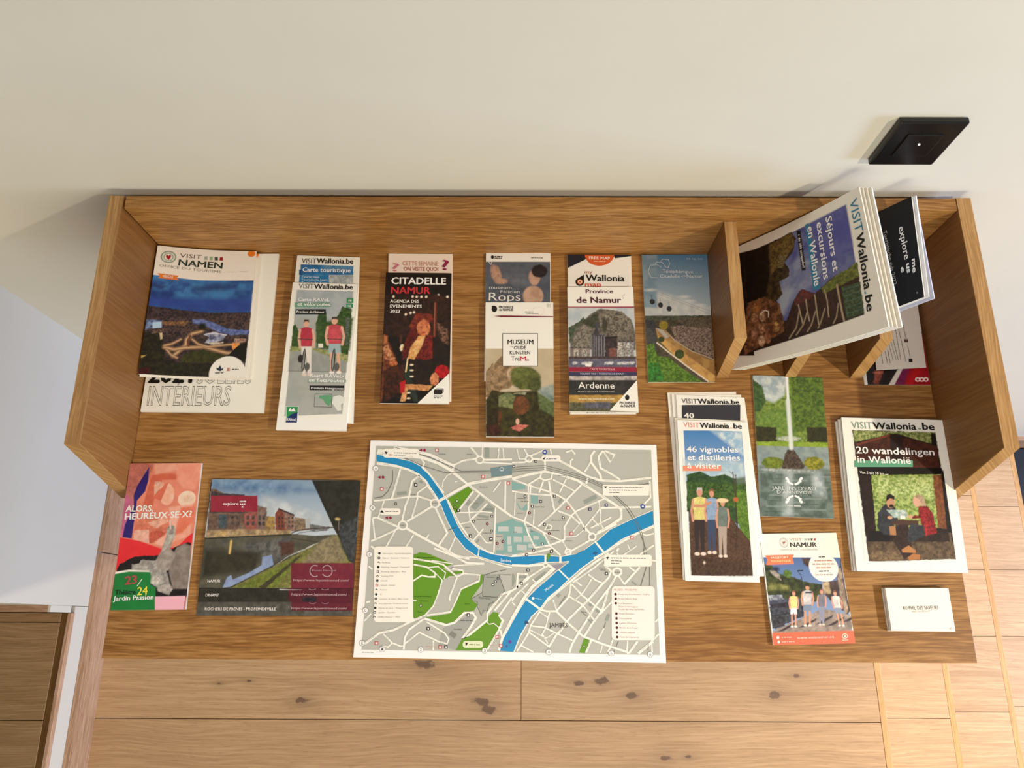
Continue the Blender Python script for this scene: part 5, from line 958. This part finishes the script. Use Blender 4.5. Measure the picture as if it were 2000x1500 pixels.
b.SL([(408,80),(408,180)],24,W_,6); b.SL([(590,90),(590,180)],26,W_,6); b.SL([(570,260),(690,380)],18,W_,6); b.SL([(160,610),(350,750)],28,W_,6); b.SL([(700,160),(570,175)],8,W_,6); b.SL([(700,165),(570,262),(430,365),(310,465),(190,600)],6,W_,6)
b.SO(410,205,28,24,16,W_,6); S3(26,(0,210),(200,215),(380,200)); S3(36,(430,200),(510,250),(400,350),(250,470),(140,620),(60,760),(0,860)); S3(24,(0,520),(60,480),(70,310),(190,320),(200,360),(60,480)); S3(20,(400,230),(200,360)); S3(20,(200,430),(60,560),(0,640)); S3(16,(250,380),(300,430)); S3(14,(120,520),(160,560)); S3(14,(0,660),(40,700))
S3(26,(1180,60),(1000,180),(860,280),(720,400),(560,530),(420,650),(340,760)); S3(18,(1240,40),(1000,240),(740,420)); S3(26,(1300,0),(1280,40)); S3(24,(1120,200),(1210,280),(1180,360),(1090,450),(940,620),(800,760),(690,870),(600,1000),(540,1060),(450,1210)); S3(24,(1270,340),(1190,480),(1020,700),(900,900),(820,1020),(730,1180),(700,1280)); b.SO(1283,290,50,46,26,W_,5); S3(26,(1560,230),(1370,440)); S3(20,(1300,340),(1370,440)); S3(20,(1430,230),(1500,280)); S3(22,(720,430),(700,560),(680,610),(540,770)); S3(24,(340,750),(430,770),(540,770),(700,930),(870,1080),(1100,1170),(1400,1270)); S3(20,(730,440),(860,580),(1110,780)); S3(18,(700,590),(860,690),(1010,890)); S3(16,(780,620),(870,540),(970,380)); S3(20,(930,320),(1020,390),(1110,430)); S3(18,(760,390),(850,460)); S3(16,(500,630),(545,760)); S3(24,(1170,520),(1100,760),(980,920),(880,1080)); S3(20,(1220,650),(1080,800)); S3(18,(1120,980),(1050,1120)); S3(20,(340,770),(230,940),(200,1040),(100,1200),(60,1260)); S3(16,(340,780),(440,850),(410,980),(360,1070)); S3(18,(230,950),(400,970),(540,1040),(740,1130)); S3(18,(210,1030),(460,1210)); S3(12,(220,1000),(420,1100),(510,1040)); S3(16,(110,1190),(260,1270)); S3(22,(970,1120),(900,1280)); S3(14,(1100,1190),(1080,1280)); S3(20,(1230,1120),(1190,1230),(1170,1270)); S3(16,(1410,1130),(1400,1280)); S3(26,(1530,1140),(1430,1280),(1400,1280)); S3(30,(1720,1140),(1540,1290)); S3(20,(1700,1140),(1710,1300)); S3(18,(460,780),(440,860)); S3(16,(1790,860),(1750,900)); S3(22,(1790,1050),(1700,1140)); S3(20,(1710,150),(1760,155)); S3(14,(620,960),(560,1060)); S3(14,(370,1050),(440,1170))
M('m3')
S3(24,(1050,0),(1300,100),(1450,180),(1660,190)); S3(18,(1180,0),(1240,50)); S3(14,(1340,100),(1560,110),(1900,220),(2000,235)); S3(20,(800,130),(1000,160),(1160,200),(1330,350)); S3(18,(800,200),(960,230),(1060,300),(1060,350),(980,350),(900,330),(780,410)); S3(12,(960,235),(1100,225),(1190,300),(1170,380)); S3(12,(1060,300),(1150,390)); S3(16,(1660,190),(1290,215),(1260,250),(1400,270),(1410,310),(1330,350)); S3(12,(1020,150),(1280,190)); S3(18,(1420,310),(1610,330),(1600,400),(1380,500),(1310,660),(1250,780),(960,820)); S3(20,(1330,360),(1240,600),(1240,640)); S3(16,(1150,390),(1100,560),(1040,710),(930,830)); S3(26,(190,1180),(380,1040),(560,1000),(760,900),(930,830)); S3(22,(740,800),(800,870)); S3(24,(930,860),(740,1000),(690,1100),(680,1240)); S3(26,(930,860),(1200,940),(1300,910),(1420,790),(1520,790),(1560,850),(1500,960),(1390,1110),(1480,1060),(1700,880),(1700,800),(1880,560),(2000,520)); S3(18,(690,1170),(870,1030),(1100,1140),(1210,1170),(1230,1110),(1180,1040),(960,900)); S3(16,(1040,1130),(1040,1250)); S3(18,(430,1050),(540,1160),(640,1200),(690,1200)); S3(16,(420,1200),(490,1210),(540,1160)); S3(22,(2000,600),(1840,830),(1890,880),(1840,1000),(1700,1240)); S3(24,(1790,760),(2000,510)); S3(30,(2000,860),(1880,1100),(1840,1250)); S3(20,(1860,1000),(1880,1100)); S3(10,(1690,900),(1720,930),(1780,920),(1840,970)); S3(12,(765,637),(835,637)); S3(24,(220,660),(270,650)); S3(20,(200,890),(280,800)); S3(20,(250,220),(300,260)); b.SE(918,850,18,18,'B0B0A8',6,12)
# railways
def RW(*pl,w=7): b.SL(list(pl),w,RL,6)
M('m1'); RW((560,145),(800,210),(1000,270),(1300,400),(1380,440),(1740,435)); RW((650,260),(900,370),(1180,455),(1740,462)); RW((545,430),(545,560),(490,680),(420,750),(320,765),w=8)
M('m2')
for d in (0,26,52): RW((50,388+d),(400,368+d),(650,430+d),(900,505+d*.8),(1110,600+d*.8),w=6)
RW((1230,730),(1380,870),(1480,1020),(1560,1180),(1640,1400)); RW((1260,730),(1420,880),(1510,1020),(1590,1200),(1620,1400)); RW((1540,605),(1680,585),w=6)
M('m4'); RW((1600,0),(1640,230),(1570,460),w=8); RW((1640,50),(1680,240),(1680,460),w=8); RW((1145,900),(1120,980)); RW((1300,1140),(1270,1210)); RW((1665,1170),(1660,1250)); RW((1250,1250),(1215,1320),w=6)
# label boxes
BX='E9E6DC'
M('m1'); b.RR(425,165,870,275,40,BX,7); b.S([(445,195),(485,208),(465,235)],'1A1A1A',8); b.bars(560,215,850,222,9,'7A7A78',8); b.bars(560,245,700,247,8,'9A9A96',8); b.SR(500,235,545,248,'D08A70',8); b.RR(385,888,640,968,30,BX,7); b.S([(415,910),(440,945),(392,940)],'1A1A1A',8); b.bars(455,928,620,930,9,'7A7A78',8)
for x,y,c in ((339,405,'A'),(303,885,'B'),(262,1450,'C')): b.SE(x,y,36,36,'8A8A86',7); b.SE(x,y,31,31,'F2F0E8',8); b.T(x-11,y+17,x+12,y+17,34,c,'5A5A58',0,9)
M('m3')
b.RR(318,-20,795,905,40,BX,7)
lg=['Information / Tourist information','Gare / Station / Station','Parking','Parking couvert / Covered','Parking autocars - Bus','Parking P+R','Hôtels','Hôtel - Hotel','Police','WC','Location de vélos / Bike rental','Rues piétonnes / Pedestrian streets','Plaine de jeux - Playground','Jardin - Garden','Défibrillateur / AED']
M('px'); 
M('m3')
for i,t in enumerate(lg):
    y=70+i*55.5; x=415-i*4.2
    b.T(x+10,y+4,x+10+min(350,len(t)*13.5),y+2,17,t,'8A8480',0,8)
    c='A8303A' if i==7 else '2A2A2A'
    if i%3==0: b.SE(x-32,y-6,16,16,c,8,12)
    elif i%3==1: b.SR(x-48,y-20,x-18,y+8,c,8); b.SR(x-40,y-12,x-26,y,BX,9)
    else: b.SL([(x-48,y),(x-34,y-16),(x-18,y)],7,c,8)
for x,y,c in ((212,760,'D'),(175,1163,'E'),(418,1235,'1'),(888,1243,'2'),(1667,1253,'3')): b.SE(x,y,36,36,'8A8A86',7); b.SE(x,y,31,31,'F2F0E8',8); b.T(x-11,y+17,x+12,y+17,34,c,'5A5A58',0,9)
b.RR(1398,1135,1650,1220,36,'D4DCB8',7); b.S([(1430,1155),(1465,1160),(1438,1200)],'1A1A1A',8); b.bars(1480,1180,1615,1183,11,'6A7A4A',8)
b.bars(170,1275,320,1280,9,'B0AEA8',8); b.T(1860,160,1990,172,34,'Sambre','E8F0F4',0,7)
b.bars(810,590,1020,592,8,'3E5E1A',6); b.bars(870,645,990,648,8,'3E5E1A',6); b.bars(840,110,1040,115,8,'3E5E1A',6); b.bars(1420,680,1500,682,8,'3E5E1A',6); b.bars(850,780,910,782,8,'3E5E1A',6); b.SE(888,705,18,18,'2E4A18',7,12); b.SO(888,702,9,9,4,'E8F0D8',8,10)
b.T(1590,615,1735,635,22,'TERRA NOVA','5A5E58',0,7); b.bars(1690,355,1800,358,8,'6A6E68',7); b.bars(1370,885,1520,888,12,'6A6E68',7); b.bars(1290,990,1390,994,8,'6A6E68',7); b.S([(1235,1060),(1270,1015),(1330,1060),(1295,1105)],'7A7E78',6)
for x,y in ((1830,372),(1800,410),(1768,447)): b.SE(x,y,17,17,'2A2A2A',7,12); b.SE(x,y,8,8,'F0F0E8',8,10)
M('m2'); b.RR(358,245,592,320,32,BX,7); b.S([(375,285),(410,265),(392,300)],'1A1A1A',8); b.bars(420,287,555,290,10,'6A6A88',8); b.RR(1105,605,1672,735,16,BX,7); b.S([(1122,622),(1162,622),(1140,648)],'1A1A1A',8)
for y,x in ((638,1600),(668,1520),(697,1320)): b.bars(1185,y,x,y+4,9,'6A6A66',8)
M('m4'); b.RR(1125,80,1705,225,30,BX,7); b.S([(1145,112),(1185,105),(1163,142)],'1A1A1A',8)
for y,x in ((120,1630),(152,1335),(185,1310)): b.bars(1210,y,x,y+5,10,'6A6A66',8)
b.RR(1215,462,1740,1125,50,'E9E0D8',7); b.T(1245,518,1520,520,22,'MUSÉES / MUSEUMS','B08078',0,8)
ml=[('Musée des Arts Anciens - TreM.a',562),('Musée Félicien Rops',617),('Les Bateliers :',673),('Musée archéologique',712),('Musée des Arts Décoratifs',747),('Musée Diocésain',800),('Chocolaterie',858),('Centre d’histoire',915),('Musée de la Fraise',972),('Centre culturel',1030),('Musée des Commerces',1087)]
for i,(t,y) in enumerate(ml):
    x=1295+i*2; b.T(x,y+8,x+len(t)*12.3,y+12,17,t,'7A706C',0,8)
    if i not in(3,4): b.SE(1263+i*2,y,16,17,'4A1A20',8,12)
for x,y,c in ((450,1272,'4'),(1212,1287,'5'),(1687,1300,'6')): b.SE(x,y,38,36,'8A8A86',7); b.SE(x,y,32,31,'F2F0E8',8); b.T(x-11,y+17,x+12,y+17,34,c,'5A5A58',0,9)
b.T(455,967,678,967,50,'JAMBES','3A3A38',.0,7); b.T(415,530,508,455,34,'Meuse','D8E8F0',0,7); b.SE(258,612,16,17,'E8F0F4',7,12); b.bars(280,610,375,632,8,'9CC8E0',7)
# pictograms
def IC(x,y,c='2A2A2A',r=20): b.SR(x-r,y-r,x+r,y+r,c,7); b.SR(x-r*.4,y-r*.5,x+r*.5,y+r*.5,'F0EEE6',8)
def DC(x,y,c='5A1A24',r=18): b.SE(x,y,r,r,c,7,12); b.SR(x-3,y-9,x+3,y+9,'E8D8D0',8)
def TR_(x,y): b.S([(x-40,y),(x,y-18),(x,y+18)],'8A1C3A',7); b.SE(x+28,y,17,17,'8A1C3A',7,12)
M('m1'); TR_(400,512); TR_(490,1005); TR_(905,185)
for x,y in ((827,605),(1345,915),(1493,1228),(1745,1263)): IC(x,y)
for x,y in ((412,655),(1087,185),(1647,505),(1957,585)): b.SR(x-20,y-20,x+20,y+20,'C0404A',7); b.SR(x-13,y-13,x+13,y+13,'D8D4CC',8)
for x,y in ((1700,1080),(1820,1317),(1890,1293)): DC(x,y)
for x,y in ((582,835),(1530,1050),(1755,985),(1755,1165)): IC(x,y,'3A3E3A',15)
for x,y in ((1330,800),(1303,875)): b.SE(x,y,18,18,'2A4A14',7,12); b.SE(x,y,9,9,'E0E8D0',8,10)
b.SO(1875,415,24,20,7,'DCE8EC',7,16)
for x,y,w in ((1600,630,110),(1450,235,70),(1280,830,90),(1570,1022,150),(1640,1190,110),(1430,1120,60),(770,722,60),(1030,830,60),(640,1097,60),(1680,900,90),(1540,830,50),(1810,1230,80),(1100,230,90),(600,560,1)): b.bars(x,y,x+w,y+1,7,'6E706A',7)
b.T(1060,650,1120,740,26,'Sambre','17628C',0,6)
M('m2')
for x,y in ((160,742),(350,808),(247,865),(520,742),(290,320),(395,1085),(625,1003),(370,1325),(265,1400),(480,1420),(22,380)): IC(x,y,'2E2E2E',16)
for x,y in ((950,900),(1150,850)): IC(x,y,'3A3A6A',18)
for x,y in ((213,945),(455,1198)): DC(x,y)
for x,y in ((685,885),(725,1198),(1462,1245)): b.SR(x-20,y-20,x+20,y+20,'C0404A',7); b.SR(x-13,y-13,x+13,y+13,'D8D4CC',8)
for x,y in ((400,207),(1595,867)): b.SE(x,y,30,28,'3A4E9A',7,16); b.SE(x,y,14,12,'D8DCF0',8,12)
for x,y,w in ((280,873,120),(480,1035,180),(450,1160,130),(70,770,100),(110,805,90),(60,950,80),(470,1270,70),(650,1285,90),(560,490,110),(940,1240,60),(190,1110,60),(230,1170,60),(10,1180,60)): b.bars(x,y,x+w,y+1,7,'6E706A',7)
M('m4')
for x,y in ((195,268),(115,430),(180,80),(1152,310),(485,35)): IC(x,y,'2A2A2A',18)
b.S([(150,900),(180,885),(210,920),(160,930)],'2A4A70',7); b.S([(980,70),(1010,45),(1050,50),(1020,85)],'2A5A90',7)
b.SE(880,1205,16,16,'3E5E1A',7,10); b.SO(880,1203,8,8,4,'E8F0D8',8,10)
for x,y,w in ((1250,295,70),(1060,240,80),(1075,265,70),(940,880,60),(860,780,50)): b.bars(x,y,x+w,y+3,7,'6E706A',7)
b.SL([(920,870),(980,915)],7,'6E706A',7); b.SL([(580,690),(660,580)],7,'6E706A',7); b.SL([(840,770),(910,830)],7,'6E706A',7)
M('m3')
for x,y in ((978,985),(1195,1210),(1467,817)): IC(x,y)
for x,y in ((347,1163),(1125,1210),(1820,1085),(1865,1195)): b.SR(x-22,y-20,x+22,y+20,'C0404A',7); b.SR(x-14,y-12,x+14,y+12,'D8D4CC',8)
b.S([(1925,1195),(1950,1185),(1945,1215),(1930,1215)],'5A3A9A',7); b.SE(1975,1145,20,20,'5A3A9A',7,12)
b.bars(950,1205,1080,1210,7,'B08A8A',7); b.bars(1710,1185,1790,1190,7,'B08A8A',7)
# street-name dashes
r=np.random.RandomState(5)
for sh in list(b.d['sh']):
    if sh[0]=='L' and sh[1]==5 and sh[2]==W_ and sh[4]>=1.2:
        p=np.array(sh[3],float).reshape(-1,2)/10
        for a,c in zip(p[:-1],p[1:]):
            L=np.hypot(*(c-a))
            if L>12 and r.rand()<.75:
                t0=r.uniform(.2,.35);t1=r.uniform(.6,.8)
                q0=a+(c-a)*t0;q1=a+(c-a)*t1; k=int(np.hypot(*(q1-q0))/2.2)
                for j in range(k):
                    e0=q0+(q1-q0)*(j/k); e1=q0+(q1-q0)*((j+.7)/k)
                    b.d['sh'].append(['L',7,'8E8E88',[int(e0[0]*10),int(e0[1]*10),int(e1[0]*10),int(e1[1]*10)],.38])

for d in ITEMS: build(d)
# the small stack of cards below the printed one
qc = next(d for d in ITEMS if d['n'] == 'business_card')['q']
rr = random.Random(3)
for k in range(15):
    z = 12.1-k*.8
    dx, dy = rr.uniform(-.5, .5), rr.uniform(-.5, .5)
    base = W((531+dx, -532+dy, z-.8)); poly = [(p[0]+dx, p[1]+dy) for p in qc]
    c = thing('business_card', 'white card hidden in the small stack below the printed restaurant card', 'card', base, 'cards of the small stack')
    link('card_sheet', prism(poly, 'z', z-.75, z, base), c, paper('DAD6CC'))
